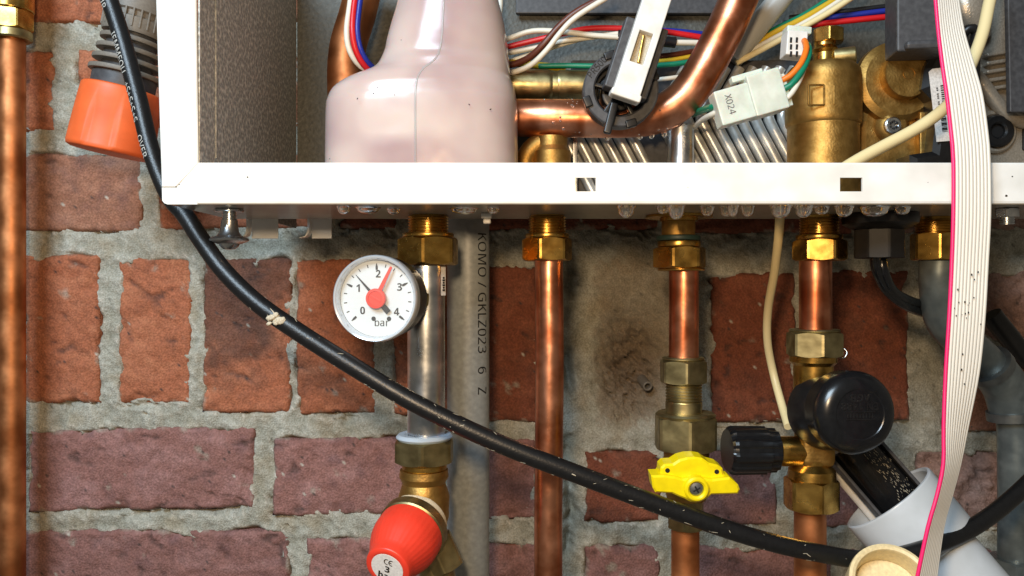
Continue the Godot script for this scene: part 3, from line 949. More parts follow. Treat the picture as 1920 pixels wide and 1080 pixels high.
	part("collar", cyl(mm(42, z), ypx(450, z), ypx(440, z), 0.0008), M.brass, fp, vpipe(1536, z))
	part("nut", hexnut(mm(86, z), ypx(489, z), ypx(449.8, z)), M.brass, fp, vpipe(1537, z) * Transform3D(Basis(Vector3.UP, 0.75), Vector3.ZERO))
	part("tube", cyl(mm(29.5, z), ypx(622, z), ypx(488.8, z), 0.0004), M.copper, fp, vpipe(1529, z))
	part("union_nut", hexnut(mm(90, z), ypx(668, z), ypx(622, z)), M.brass_dull, fp, vpipe(1527, z) * Transform3D(Basis(Vector3.UP, 0.5), Vector3.ZERO))
	part("nut_lip", ring_tube(mm(30, z), mm(46, z), ypx(622.2, z), ypx(617, z), 0.0006), M.brass_dull, fp, vpipe(1527, z))
	part("neck", lathe([Vector2(0, ypx(760, z)), Vector2(mm(36, z), ypx(760, z)), Vector2(mm(36, z), ypx(685, z)), Vector2(mm(43, z), ypx(678, z)), Vector2(mm(43, z), ypx(667.8, z)), Vector2(0, ypx(667.8, z))]), M.brass, fp, vpipe(1525, z))
	part("tee_body", Geo.new().add(rbox(Vector3(mm(64, z), mm(115, z), mm(60, z)), 0.004)), M.brass_cast, fp, Transform3D(Basis(), W(1527, 816, z)))
	part("reducer", lathe([Vector2(0, ypx(898, z)), Vector2(mm(44, z), ypx(898, z)), Vector2(mm(42, z), ypx(880, z)), Vector2(mm(30, z), ypx(868, z)), Vector2(mm(30, z), ypx(860, z)), Vector2(0, ypx(860, z))]), M.brass, fp, vpipe(1522, z))
	part("lower_nut", hexnut(mm(88, z), ypx(954, z), ypx(896, z)), M.brass, fp, vpipe(1521, z) * Transform3D(Basis(Vector3.UP, 0.55), Vector3.ZERO))
	part("lower_tube", cyl(mm(29, z), -0.2, ypx(953.5, z), 0.0004), M.copper_dark, fp, vpipe(1519, z))
	part("side_stem", cyl(mm(28, z), 0.0, mm(62, z), 0.0006), M.brass, fp, axis(W(1505, 846, z), Vector3(-1, 0.0, 0.0)))
	# fluted black hand wheel on the side stem
	var kn := Geo.new()
	var rows := []
	for q in [[0.0, 0.0], [0.0, 0.80], [0.0008, 0.92], [0.0055, 0.93], [0.0060, 1.0], [0.0230, 1.02], [0.0246, 0.98], [0.0256, 0.9], [0.0256, 0.0]]:
		var row := PackedVector3Array()
		for j in 96:
			var a := TAU * j / 96
			var fl: float = 1.0 + (0.035 * signf(sin(a * 10.0)) * minf(1.0, absf(sin(a * 10.0)) * 2.0) if q[1] > 0.9 else 0.0)
			var r: float = mm(43, 0.405) * q[1] * fl
			row.append(Vector3(r * cos(a), q[0], -r * sin(a)))
		rows.append(row)
	kn.surf(rows, true, true)
	part("hand_wheel", kn, M.black_gloss, fp, axis(W(1456, 844, z), Vector3(-1, 0.01, 0.06)))

	# zinc return pipe at the right, behind the ribbon
	z = 0.425
	var rp := thing("zinc_return_pipe", "dull grey steel pipe with elbows curving away behind the ribbon cable", "pipe", W(1905, 1090, 0.46))
	part("thread", thread(mm(33, z), ypx(440, z), 0.0366, 0.0014, 0.0007), M.brass, rp, vpipe(1752, 0.415) * Transform3D(Basis(), Vector3.ZERO))
	part("nut", hexnut(mm(76, 0.415), ypx(488, 0.415), ypx(438, 0.415)), M.brass, rp, vpipe(1752, 0.415) * Transform3D(Basis(Vector3.UP, 0.3), Vector3.ZERO))
	part("tube", sweep(wire_path([[1762, 486, 0.415], [1762, 540, 0.417], [1772, 600, 0.425], [1812, 645, 0.44], [1850, 680, 0.455], [1885, 730, 0.462], [1903, 790, 0.465], [1906, 900, 0.465], [1906, 1100, 0.465]], 0.003), 0.0098, 36), M.zinc_dark, rp)
	part("bead", sweep(wire_path([[1852, 682, 0.4555], [1861, 692, 0.457]], 0.001), 0.0128, 36), M.zinc, rp)
	part("elbow", sweep(wire_path([[1858, 688, 0.456], [1885, 726, 0.462], [1900, 775, 0.465]], 0.003), 0.0122, 36), M.zinc_dark, rp)
	part("bead", sweep(wire_path([[1899, 770, 0.465], [1901, 786, 0.465]], 0.001), 0.0140, 36), M.zinc, rp)
	part("lower_nut", hexnut(0.027, ypx(1090, 0.465), ypx(1046, 0.465)), M.zinc_dark, rp, vpipe(1906, 0.465))

	# black hose end at the right edge
	single("black_hose", sweep(wire_path([[1858, 590, 0.485], [1890, 630, 0.485], [1925, 672, 0.485], [1990, 720, 0.487]], 0.003), 0.0062, 20), M.rubber, "short black hose slanting out behind the grey steel elbow", "hose", W(1990, 720, 0.487))

	# black cable gland with two black leads
	z = 0.395
	var gl := thing("cable_gland", "black round cable gland with two black leads under the casing", "cable gland", W(1648, 486, z))
	xf = vpipe(1650, z)
	part("flange", lathe([Vector2(0, ypx(432, z)), Vector2(mm(44, z), ypx(432, z)), Vector2(mm(66, z), ypx(420, z)), Vector2(mm(68, z), ypx(410, z)), Vector2(mm(66, z), top), Vector2(0, top)]), M.black, gl, xf)
	part("nut", hexnut(mm(86, z), ypx(484, z), ypx(431, z), 0.3, 72, 8), M.black_matte, gl, vpipe(1648, z))
	for k in 2:
		part("lead", sweep(wire_path([[1640 + k * 12, 480, z - 0.003 + k * 0.004], [1645 + k * 12, 510, z], [1664 + k * 10, 545, z + 0.008], [1700 + k * 6, 574 - k * 10, z + 0.02], [1748, 592 - k * 16, z + 0.045], [1800, 610 - k * 16, 0.46]], 0.002), 0.0025, 16), M.black_gloss, gl)

	# thin cream wire
	single("thin_white_wire", sweep(wire_path([[1463, 392, 0.40], [1460, 440, 0.41], [1452, 510, 0.43], [1440, 580, 0.45], [1439, 640, 0.46], [1450, 700, 0.465], [1466, 760, 0.455], [1478, 800, 0.44]], 0.003), 0.0023, 12), M.w_cream, "thin cream wire hanging from the casing between gas pipe and filling pipe", "wire", W(1478, 800, 0.44))

# ---------------------------------------------------------------- gauge
func build_gauge() -> void:
	var c := W(703, 560, 0.368)
	var fwd := Vector3(-0.14, -0.02, 1.0).normalized()
	var xf := facing(c, fwd)
	var gauge := thing("pressure_gauge", "round white pressure gauge reading in bar with black and red pointers", "gauge", c)
	var ry := xf * Transform3D(Basis(Vector3(1, 0, 0), PI / 2), Vector3.ZERO)   # y of the lathe becomes the gauge's z
	var R := mm(82, 0.368)
	part("case", lathe([Vector2(0, -0.026), Vector2(R * 0.80, -0.026), Vector2(R * 0.94, -0.0225), Vector2(R * 0.96, -0.02), Vector2(R * 0.97, -0.004), Vector2(R * 0.90, -0.004), Vector2(R * 0.90, -0.0046), Vector2(0, -0.0046)], 64), M.black, gauge, ry)
	var rim := part("bezel", lathe([Vector2(R * 0.972, -0.0055), Vector2(R, -0.005), Vector2(R * 1.005, -0.001), Vector2(R * 0.99, 0.0006), Vector2(R * 0.965, 0.0012), Vector2(R * 0.93, 0.0009), Vector2(R * 0.905, 0.0), Vector2(R * 0.895, -0.0015), Vector2(R * 0.89, -0.0035)], 80), M.bezel, gauge, ry)
	part("glass", lathe([Vector2(0, 0.0012), Vector2(R * 0.6, 0.0010), Vector2(R * 0.90, 0.0004)], 64), M.glass, rim, ry)
	var dial := part("dial", cyl(R * 0.89, -0.0046, -0.0038, 0.0001, 64), M.dial, gauge, ry)
	var zf := -0.0037
	# scale: 0 at 225 degrees, 2 at 90, 4 at -45; quarter-bar ticks
	for k in 17:
		var a := deg_to_rad(220.0 - k * 258.0 / 16.0)
		var major := k % 4 == 0
		var r0 := R * (0.66 if major else 0.735)
		var r1 := R * 0.81
		var g := Geo.new()
		if major:
			g = prism(PackedVector2Array([Vector2(r1, -0.00014), Vector2(r1, 0.00014), Vector2(r0 + 0.0014, 0.00055), Vector2(r0, 0.00050), Vector2(r0, -0.00050), Vector2(r0 + 0.0014, -0.00055)]), zf, zf + 0.0001, 0.00001)
		else:
			g.add(rbox(Vector3(r1 - r0, 0.00044, 0.00012), 0.00003), Transform3D(Basis(), Vector3((r0 + r1) * 0.5, 0, zf)))
		part("scale_mark", g, M.ink, dial, xf * Transform3D(Basis(Vector3(0, 0, 1), a), Vector3.ZERO))
	for k in 5:
		var np: Vector2 = [Vector2(-0.36, -0.285), Vector2(-0.45, 0.235), Vector2(0.02, 0.565), Vector2(0.53, 0.26), Vector2(0.45, -0.31)][k]
		part("numeral", text_geo(str(k), 0.0029, 0.0001, true), M.ink, dial, xf * Transform3D(Basis(), Vector3(np.x * R, np.y * R, zf)))
	part("unit_text", text_geo("bar", 0.0026, 0.0001), M.ink, dial, xf * Transform3D(Basis(), Vector3(0.0019, -R * 0.56, zf)))
	for s in [-1, 1]:
		part("dial_hole", cyl(0.00105, -0.0002, 0.0001, 0.00005, 20), M.ink, dial, xf * Transform3D(Basis(Vector3(1, 0, 0), PI / 2), Vector3(s * 0.0037 + 0.0018, -R * 0.47, zf)))
	# pointers
	var blk := Geo.new()
	blk.add(prism(PackedVector2Array([Vector2(-0.0002, 0.0), Vector2(0.0, 0.0)]) if false else PackedVector2Array([Vector2(-0.0085, -0.0013), Vector2(-0.0085, 0.0013), Vector2(-0.004, 0.0013), Vector2(-0.003, 0.0007), Vector2(0.003, 0.0007), Vector2(0.0148, 0.0001), Vector2(0.0148, -0.0001), Vector2(0.003, -0.0007), Vector2(-0.003, -0.0007), Vector2(-0.004, -0.0013)]), -0.0026, -0.0021, 0.0001))
	part("black_pointer", blk, M.ink, gauge, xf * Transform3D(Basis(Vector3(0, 0, 1), deg_to_rad(132.0)), Vector3.ZERO))
	var redp := prism(PackedVector2Array([Vector2(0, -0.0011), Vector2(0.0162, -0.0006), Vector2(0.0166, 0.0), Vector2(0.0162, 0.0006), Vector2(0, 0.0011)]), -0.0015, -0.0009, 0.0001)
	var rp := part("red_pointer", redp, M.red, gauge, xf * Transform3D(Basis(Vector3(0, 0, 1), deg_to_rad(63.0)), Vector3.ZERO))
	part("hub", lathe([Vector2(0, -0.0028), Vector2(0.0046, -0.0028), Vector2(0.0047, -0.0008), Vector2(0.0044, -0.0004), Vector2(0.0035, -0.0003), Vector2(0.0033, -0.0008), Vector2(0, -0.0008)], 40), M.red, rp, ry)
	part("hub_slot", Geo.new().add(rbox(Vector3(0.0056, 0.0009, 0.0004), 0.0001), Transform3D(Basis(Vector3(0, 0, 1), -0.5), Vector3(0, 0, -0.0006))), M.red, rp, xf)
	# stem to the pipe
	var back := xf * Vector3(0, 0, -0.0255)
	part("stem", cyl(0.0055, 0.0, back.distance_to(W(799, 562, 0.4)), 0.0004), M.brass_dull, gauge, axis(back, W(799, 562, 0.4) - back))

# ---------------------------------------------------------------- safety valve with red cap
func build_safety_valve() -> void:
	var z := 0.405
	var sv := thing("safety_valve", "brass safety valve with red cap marked 3 bar below the zinc pipe", "valve", W(800, 1090, z))
	part("seal_ring", ring_tube(mm(33, z), mm(53, z), ypx(824, z), ypx(813, z), 0.0012), M.blue_ring, sv, vpipe(796, z))
	part("nut", hexnut(mm(104, z), ypx(866, z), ypx(823.8, z)), M.brass_dull, sv, vpipe(796, z) * Transform3D(Basis(Vector3.UP, 0.52), Vector3.ZERO))
	part("collar", cyl(mm(42, z), ypx(880, z), ypx(865.8, z), 0.0008), M.brass, sv, vpipe(796, z))
	part("body", lathe([Vector2(0, ypx(1030, z)), Vector2(mm(34, z), ypx(1030, z)), Vector2(mm(38, z), ypx(1000, z)), Vector2(mm(46, z), ypx(970, z)), Vector2(mm(48, z), ypx(930, z)), Vector2(mm(40, z), ypx(905, z)), Vector2(mm(46, z), ypx(893, z)), Vector2(mm(45, z), ypx(879.8, z)), Vector2(0, ypx(879.8, z))]), M.brass_cast, sv, vpipe(795, z))
	part("outlet_nut", hexnut(mm(74, z), 0.0, mm(64, z)), M.brass_dull, sv, axis(W(808, 1010, z - 0.002), Vector3(0.42, -0.9, 0.1), 0.4))
	part("outlet", cyl(mm(33, z), 0.0, mm(130, z), 0.0006), M.brass_dull, sv, axis(W(806, 1005, z - 0.002), Vector3(0.2, -0.95, 0.1)))
	var p0 := W(795, 960, 0.405) - Vector3(-0.30, -0.36, 0.88) * 0.003
	var dir := Vector3(-0.30, -0.36, 0.88).normalized()
	var ax := axis(p0, dir)
	part("spring_housing", lathe([Vector2(0, 0.0), Vector2(0.0125, 0.0), Vector2(0.0125, 0.013), Vector2(0, 0.013)]), M.brass, sv, ax)
	part("sealing_tape", lathe([Vector2(0.0125, 0.0080), Vector2(0.0148, 0.0086), Vector2(0.0150, 0.0100), Vector2(0.0146, 0.0128), Vector2(0.012, 0.0132)]), M.tape, sv, ax)
	part("locking_ring", ring_tube(0.010, 0.0172, 0.0132, 0.0195, 0.0008), M.brass_dull, sv, ax)
	var rows := []
	for q in [[0.0, 0.0190], [0.0164, 0.0190], [0.0166, 0.0198], [0.0166, 0.0260], [0.0160, 0.0300], [0.0142, 0.0350], [0.0120, 0.0395], [0.0112, 0.0420], [0.0110, 0.0445], [0.0105, 0.0455], [0.0084, 0.0458], [0.0082, 0.0452], [0.0, 0.0452]]:
		var row := PackedVector3Array()
		for j in 144:
			var a := TAU * j / 144
			var r: float = q[0]
			if q[1] > 0.0255 and q[1] < 0.042: r += 0.00006 * sin(a * 36.0 + 0.8)
			row.append(Vector3(r * cos(a), q[1], -r * sin(a)))
		rows.append(row)
	var cap := Geo.new()
	cap.surf(rows, true)
	var cp := part("red_cap", cap, M.red, sv, ax)
	var top := ax * Vector3(0, 0.0456, 0)
	var st := part("sticker", cyl(0.0080, 0.0452, 0.0457, 0.0002, 40), M.sticker, cp, ax)
	var tf := facing(ax * Vector3(0, 0.0459, 0), dir, -0.28)
	part("lettering", text_geo("3", 0.0034, 0.0001, true), M.ink, cp, tf * Transform3D(Basis(), Vector3(0.0002, -0.0004, 0)))
	part("lettering", text_geo("bar", 0.0028, 0.0001, true), M.ink, cp, tf * Transform3D(Basis(), Vector3(-0.0004, -0.0046, 0)))
	part("lettering", ce_mark(), M.ink, cp, tf * Transform3D(Basis(), Vector3(0.0004, 0.0040, 0)))

func ce_mark() -> Geo:
	var g := Geo.new()
	for s in 2:
		var path := PackedVector3Array()
		for k in 13:
			var a := deg_to_rad(70.0 + k * 220.0 / 12.0)
			path.append(Vector3(cos(a) * 0.0013 + s * 0.0023 - 0.0008, sin(a) * 0.0014, 0.0))
		g.add(sweep(path, 0.00022, 8, 0.3))
		if s == 1: g.add(rbox(Vector3(0.0010, 0.0004, 0.0001), 0.00003), Transform3D(Basis(), Vector3(0.0006 + 0.0004, 0, 0)))
	return g

# ---------------------------------------------------------------- black valve, funnel and drain on the right
func build_tundish() -> void:
	var c0 := W(1545, 770, 0.402)
	var dir := Vector3(0.10, 0.02, 1.0).normalized()
	var ax := axis(c0, dir)
	var bv := thing("black_safety_valve", "shiny black round safety valve head on the filling pipe with moulded text", "valve", c0)
	var R := 0.0196
	part("back_shell", lathe([Vector2(0, -0.006), Vector2(0.015, -0.006), Vector2(0.0185, -0.002), Vector2(0.0190, 0.004), Vector2(0.0176, 0.013), Vector2(0.0150, 0.018), Vector2(0, 0.018)], 56), M.black, bv, ax)
	var ax2 := axis(W(1578, 768, 0.384), Vector3(0.10, 0.02, 1.0))
	var prof := [Vector2(0, 0.0), Vector2(R * 0.9, 0.0), Vector2(R * 0.97, 0.001)]
	for k in 9:
		var t := k / 8.0 * PI * 0.5
		prof.append(Vector2(R * 0.60 + cos(t) * R * 0.40, 0.010 + sin(t) * R * 0.36))
	prof.append(Vector2(R * 0.58, 0.010 + R * 0.345))
	prof.append(Vector2(0, 0.010 + R * 0.345))
	var fs := part("front_dome", lathe(prof, 64), M.black_gloss, bv, ax2)
	var zz := 0.010 + R * 0.352
	var tf := facing(ax2 * Vector3(0, zz, 0), Vector3(0.10, 0.02, 1.0), PI)
	part("moulded_text", text_geo("EN 1488", 0.0028, 0.0003, true), M.black, fs, tf * Transform3D(Basis(), Vector3(0, -0.0038, 0)))
	part("moulded_text", text_geo("AGB", 0.0028, 0.0003, true), M.black, fs, tf * Transform3D(Basis(), Vector3(0, -0.0076, 0)))
	var bar := Geo.new()
	for s in [-1, 1]: bar.add(rbox(Vector3(0.0140, 0.0005, 0.0003), 0.0001), Transform3D(Basis(), Vector3(0, s * 0.0017 + 0.0006, 0)))
	for k in 9: bar.add(rbox(Vector3(0.0008, 0.0022, 0.0003), 0.0001), Transform3D(Basis(), Vector3(-0.006 + k * 0.0015, 0.0006, 0)))
	part("moulded_emblem", bar, M.black, fs, tf)
	# black outlet channel running down to the cup
	var dd := Vector3(0.60, -0.76, 0.24).normalized()
	var oc := thing("black_outlet_tube", "scratched black outlet tube slanting from the round valve into the white cup", "tube", W(1665, 930, 0.42))
	var a3 := axis(W(1588, 830, 0.424), dd)
	var len3 := 0.050
	part("tube", lathe([Vector2(0, 0), Vector2(0.0118, 0.0), Vector2(0.0122, 0.001), Vector2(0.0122, len3), Vector2(0.0, len3)], 40), M.black_gloss, oc, a3)
	for s in [-1, 1]:
		part("side_rib", Geo.new().add(rbox(Vector3(0.0018, len3 * 0.97, 0.010), 0.0005), Transform3D(Basis(), Vector3(s * 0.0126, len3 * 0.5, 0.002))), M.dark_grey, oc, a3)
	# limescale on the tube
	var lm := Geo.new()
	rng.seed = 77
	for k in 170:
		var a := rng.randfn(-1.95, 0.22)
		var y := rng.randf_range(0.008, 0.046)
		var p := Vector3(0.0122 * cos(a), y, -0.0122 * sin(a))
		var s := rng.randf_range(0.00005, 0.00016)
		lm.add(blob(Vector3(s, s * rng.randf_range(1.5, 8.0), 0.00008), 0.8, k, 8), a3 * Transform3D(Basis(Vector3.UP, a + PI * 0.5), p))
	var lmo := part("limescale", lm, M.lime, oc)
	lmo.set_meta("kind", "stuff")
	# white plastic cup (tundish) and the drain below
	var cu := thing("white_drain_cup", "white plastic drain cup catching the slanting black tube", "drain cup", W(1740, 1080, 0.44))
	var a4 := axis(W(1664, 932, 0.414), dd)
	part("cup", lathe([Vector2(0.0, 0.030), Vector2(0.0245, 0.030), Vector2(0.0255, 0.001), Vector2(0.0252, 0.0002), Vector2(0.0240, 0.0), Vector2(0.0232, 0.001), Vector2(0.0222, 0.027), Vector2(0, 0.028)], 56), M.pvc_white, cu, a4)
	part("spout", lathe([Vector2(0, 0.030), Vector2(0.0205, 0.0301), Vector2(0.0200, 0.034), Vector2(0.0195, 0.085), Vector2(0, 0.085)], 48), M.pvc_white, cu, a4)
	single("thin_white_tube", cyl(0.0026, 0.0, 0.036, 0.0003, 20), M.white_plastic, "thin white tube beside the slanting black outlet tube", "tube", W(1625, 955, 0.436), "", axis(W(1556, 874, 0.436), dd))
	# cream elbow mouth at the lower edge
	var ce := thing("cream_plastic_elbow", "cream plastic pipe mouth at the bottom edge in front of the drain cup", "elbow", W(1665, 1130, 0.345))
	var a5 := axis(W(1664, 1107, 0.352), Vector3(-0.16, 0.62, 0.77))
	part("mouth", lathe([Vector2(0.0172, -0.03), Vector2(0.0176, 0.008), Vector2(0.0172, 0.0098), Vector2(0.0160, 0.0104), Vector2(0.0148, 0.0098), Vector2(0.0143, 0.008), Vector2(0.0140, -0.03)], 48), M.cream, ce, a5)
	part("inside", cyl(0.0142, -0.028, -0.002, 0.0003, 40), M.cream, ce, a5)
	# little spring clip by the union nut
	single("spring_clip", sweep(wire_path([[1570, 655, 0.402], [1580, 653, 0.400], [1588, 660, 0.399], [1584, 670, 0.399], [1574, 671, 0.401]], 0.0008), 0.00035, 8), M.chrome, "tiny bent wire clip beside the brass union of the filling pipe", "clip", W(1574, 671, 0.401))

# ---------------------------------------------------------------- hose coupling on the left
func build_hose_coupling() -> void:
	var z := 0.458
	var base := W(206, 288, z)
	var dir := Vector3(0.20, 1.0, 0.0).normalized()
	var ax := axis(base, dir)
	var hc := thing("hose_coupling", "garden hose coupling with orange collar and grey ribbed sleeve behind the cable", "hose coupling", base)
	var rows := []
	var H := mm(122, z)
	var R := mm(76, z)
	for q in [[0.0, 0.0], [0.0, 0.90], [0.0010, 0.985], [0.003, 1.0], [0.012, 0.985], [0.020, 0.965], [0.028, 0.945], [0.034, 0.925], [0.0362, 0.915], [0.0372, 0.88], [0.0372, 0.0]]:
		var row := PackedVector3Array()
		for j in 96:
			var a := TAU * j / 96
			var s := sin(a * 4.0 + 0.9)
			var dip := 0.0
			if q[0] > 0.002 and q[0] < 0.024: dip = 0.0016 * smoothstep(0.15, 0.4, s)
			var r: float = R * q[1] - dip
			row.append(Vector3(r * cos(a), q[0], -r * sin(a)))
		rows.append(row)
	var g := Geo.new()
	g.surf(rows, true)
	part("orange_collar", g, M.orange, hc, ax)
	part("neck", cyl(mm(56, z), H - 0.002, H + 0.0075, 0.0006), M.dark_grey, hc, ax)
	for k in 4:
		part("rib", cyl(mm(64 - k * 3, z), H + 0.0075 + k * 0.0062, H + 0.0103 + k * 0.0062, 0.0008), M.grey_plastic, hc, ax)
	part("core", cyl(mm(44, z), H + 0.007, H + 0.036, 0.0006), M.dark_grey, hc, ax)
	part("sleeve", lathe([Vector2(0, H + 0.031), Vector2(mm(54, z), H + 0.031), Vector2(mm(56, z), H + 0.033), Vector2(mm(56, z), H + 0.039), Vector2(mm(52, z), H + 0.040), Vector2(mm(52, z), H + 0.0425), Vector2(mm(56, z), H + 0.0435), Vector2(mm(55, z), H + 0.050), Vector2(mm(50, z), H + 0.052), Vector2(mm(50, z), H + 0.10), Vector2(0, H + 0.10)]), M.grey_plastic, hc, ax)
	for k in 26:
		var a := TAU * k / 26
		part("grip_ridge", Geo.new().add(rbox(Vector3(0.0011, 0.0105, 0.0012), 0.0004)), M.grey_plastic, hc, ax * Transform3D(Basis(Vector3.UP, a + PI * 0.5), Vector3(mm(55.5, z) * cos(a), H + 0.0385, -mm(55.5, z) * sin(a))))

# ---------------------------------------------------------------- cables
var cable_path: PackedVector3Array
func build_black_cable() -> void:
	cable_path = wire_path([[172, -90, 0.395], [205, 0, 0.395], [231, 80, 0.393], [258, 180, 0.390], [284, 285, 0.386], [316, 365, 0.383], [346, 402, 0.380], [376, 448, 0.376], [420, 508, 0.372], [482, 568, 0.368], [562, 624, 0.365], [660, 686, 0.362], [780, 757, 0.360], [930, 829, 0.360], [1090, 892, 0.361], [1250, 952, 0.364], [1400, 1004, 0.367], [1530, 1036, 0.371], [1640, 1049, 0.378], [1750, 1024, 0.383], [1830, 985, 0.395], [1900, 932, 0.41], [1990, 845, 0.425]], 0.002)
	var r := 0.0042
	var c := thing("black_power_cable", "thick black power cable with printed marking sagging in front of all pipes", "cable", W(1640, 1049, 0.378))
	part("sheath", sweep(cable_path, r, 24), M.rubber, c)
	var fr := frames(cable_path)
	# print along the left flank of the upper length
	for s in [["EUR", 0.012], ["IEMMEQU", 0.0335], ["+S+", 0.0600], ["S+S", 0.0680], ["+S", 0.0760], ["OVER", 0.0880]]:
		part("print", bent_text(s[0], 0.0027, cable_path, r, s[1] + 0.010, 0.95), M.ink_white, c)
	# plaster flecks and scratches raised on the sheath
	var g := Geo.new()
	rng.seed = 5
	for k in 90:
		var i := rng.randi_range(int(cable_path.size() * 0.30), int(cable_path.size() * 0.80))
		var a := rng.randf_range(0.1, PI - 0.1) if k % 3 else rng.randf_range(-0.2, 0.6)
		var b: Basis = fr[i]
		var d := b.x * cos(a) + b.z * sin(a)
		var t := b.y
		var s := rng.randf_range(0.00005, 0.00016) * (2.0 if rng.randf() < 0.12 else 1.0)
		var long := rng.randf_range(1.0, 11.0)
		var tw := Basis(d, rng.randf_range(-0.9, 0.9))
		var bb := Basis(tw * t.cross(d).normalized(), tw * t, d)
		g.add(blob(Vector3(s, s * long, 0.00008), 0.7, k, 8), Transform3D(bb, cable_path[i] + d * (r + 0.00001)))
	var fl := part("plaster_flecks", g, M.lime, c)
	fl.set_meta("kind", "stuff")
	# tuft of cobweb and plaster stuck to the cable
	var tuft := Geo.new()
	for k in 9:
		tuft.add(blob(Vector3(0.0021, 0.0017, 0.0013) * rng.randf_range(0.5, 1.0), 0.9, 200 + k, 12), Transform3D(Basis(), W(514 + rng.randf_range(-12, 14), 599 + rng.randf_range(-8, 8), 0.3625)))
	single("plaster_crumb", tuft, M.lime, "pale plaster crumb stuck on the black cable left of the gauge", "crumb", W(512, 604, 0.364))

func build_ribbon() -> void:
	var spec := [[-40, 1750, 1792, 0.352, 0.362], [0, 1752, 1797, 0.351, 0.361], [60, 1757, 1808, 0.350, 0.358], [130, 1765, 1829, 0.347, 0.351], [180, 1772, 1843, 0.345, 0.346], [250, 1780, 1853, 0.3425, 0.343], [300, 1784, 1857, 0.3405, 0.341], [400, 1784, 1858, 0.339, 0.339], [500, 1781, 1853, 0.339, 0.339], [600, 1776, 1847, 0.338, 0.339], [700, 1770, 1836, 0.337, 0.341], [800, 1767, 1815, 0.335, 0.345], [870, 1767, 1800, 0.333, 0.346], [930, 1755, 1784, 0.332, 0.345], [990, 1738, 1768, 0.331, 0.343], [1110, 1712, 1752, 0.330, 0.341]]
	var rb := thing("ribbon_cable", "flat pale grey ribbon cable with a pink edge hanging over the casing", "ribbon cable", W(1735, 1110, 0.335))
	var nw := 11
	for k in nw:
		var f := (k + 0.5) / nw
		var pts := []
		for s in spec: pts.append(W(s[1], s[0], s[3]).lerp(W(s[2], s[0], s[4]), f))
		var path := smooth_path(pts, 0.004)
		part("pink_conductor" if k == 0 else "conductor", sweep(path, 0.00080, 10), M.w_pink if k == 0 else M.w_ribbon, rb)
	# dark fly specks
	var g := Geo.new()
	rng.seed = 9
	for s in [[1809, 566], [1815, 572], [1822, 515], [1827, 524], [1798, 567], [1804, 590], [1810, 588], [1816, 586], [1793, 592], [1818, 568], [1826, 558], [1839, 608], [1805, 664], [1803, 693], [1796, 543], [1834, 510], [1812, 596], [1790, 578], [1808, 720], [1822, 800]]:
		g.add(blob(Vector3(0.00028, 0.00036, 0.00012) * rng.randf_range(0.6, 1.4), 0.4, int(s[0]), 8), Transform3D(Basis(), W(s[0], s[1], 0.3371 if s[1] < 640 else 0.3375)))
	var o := part("dark_specks", g, M.dirt, rb)
	o.set_meta("kind", "stuff")

func wire(called: String, pts: Array, r: float, m: Material, label: String, group := "") -> void:
	single(called, sweep(wire_path(pts, 0.003), r, 10), m, label, "wire", W(pts[pts.size() - 1][0], pts[pts.size() - 1][1], pts[pts.size() - 1][2]), group)

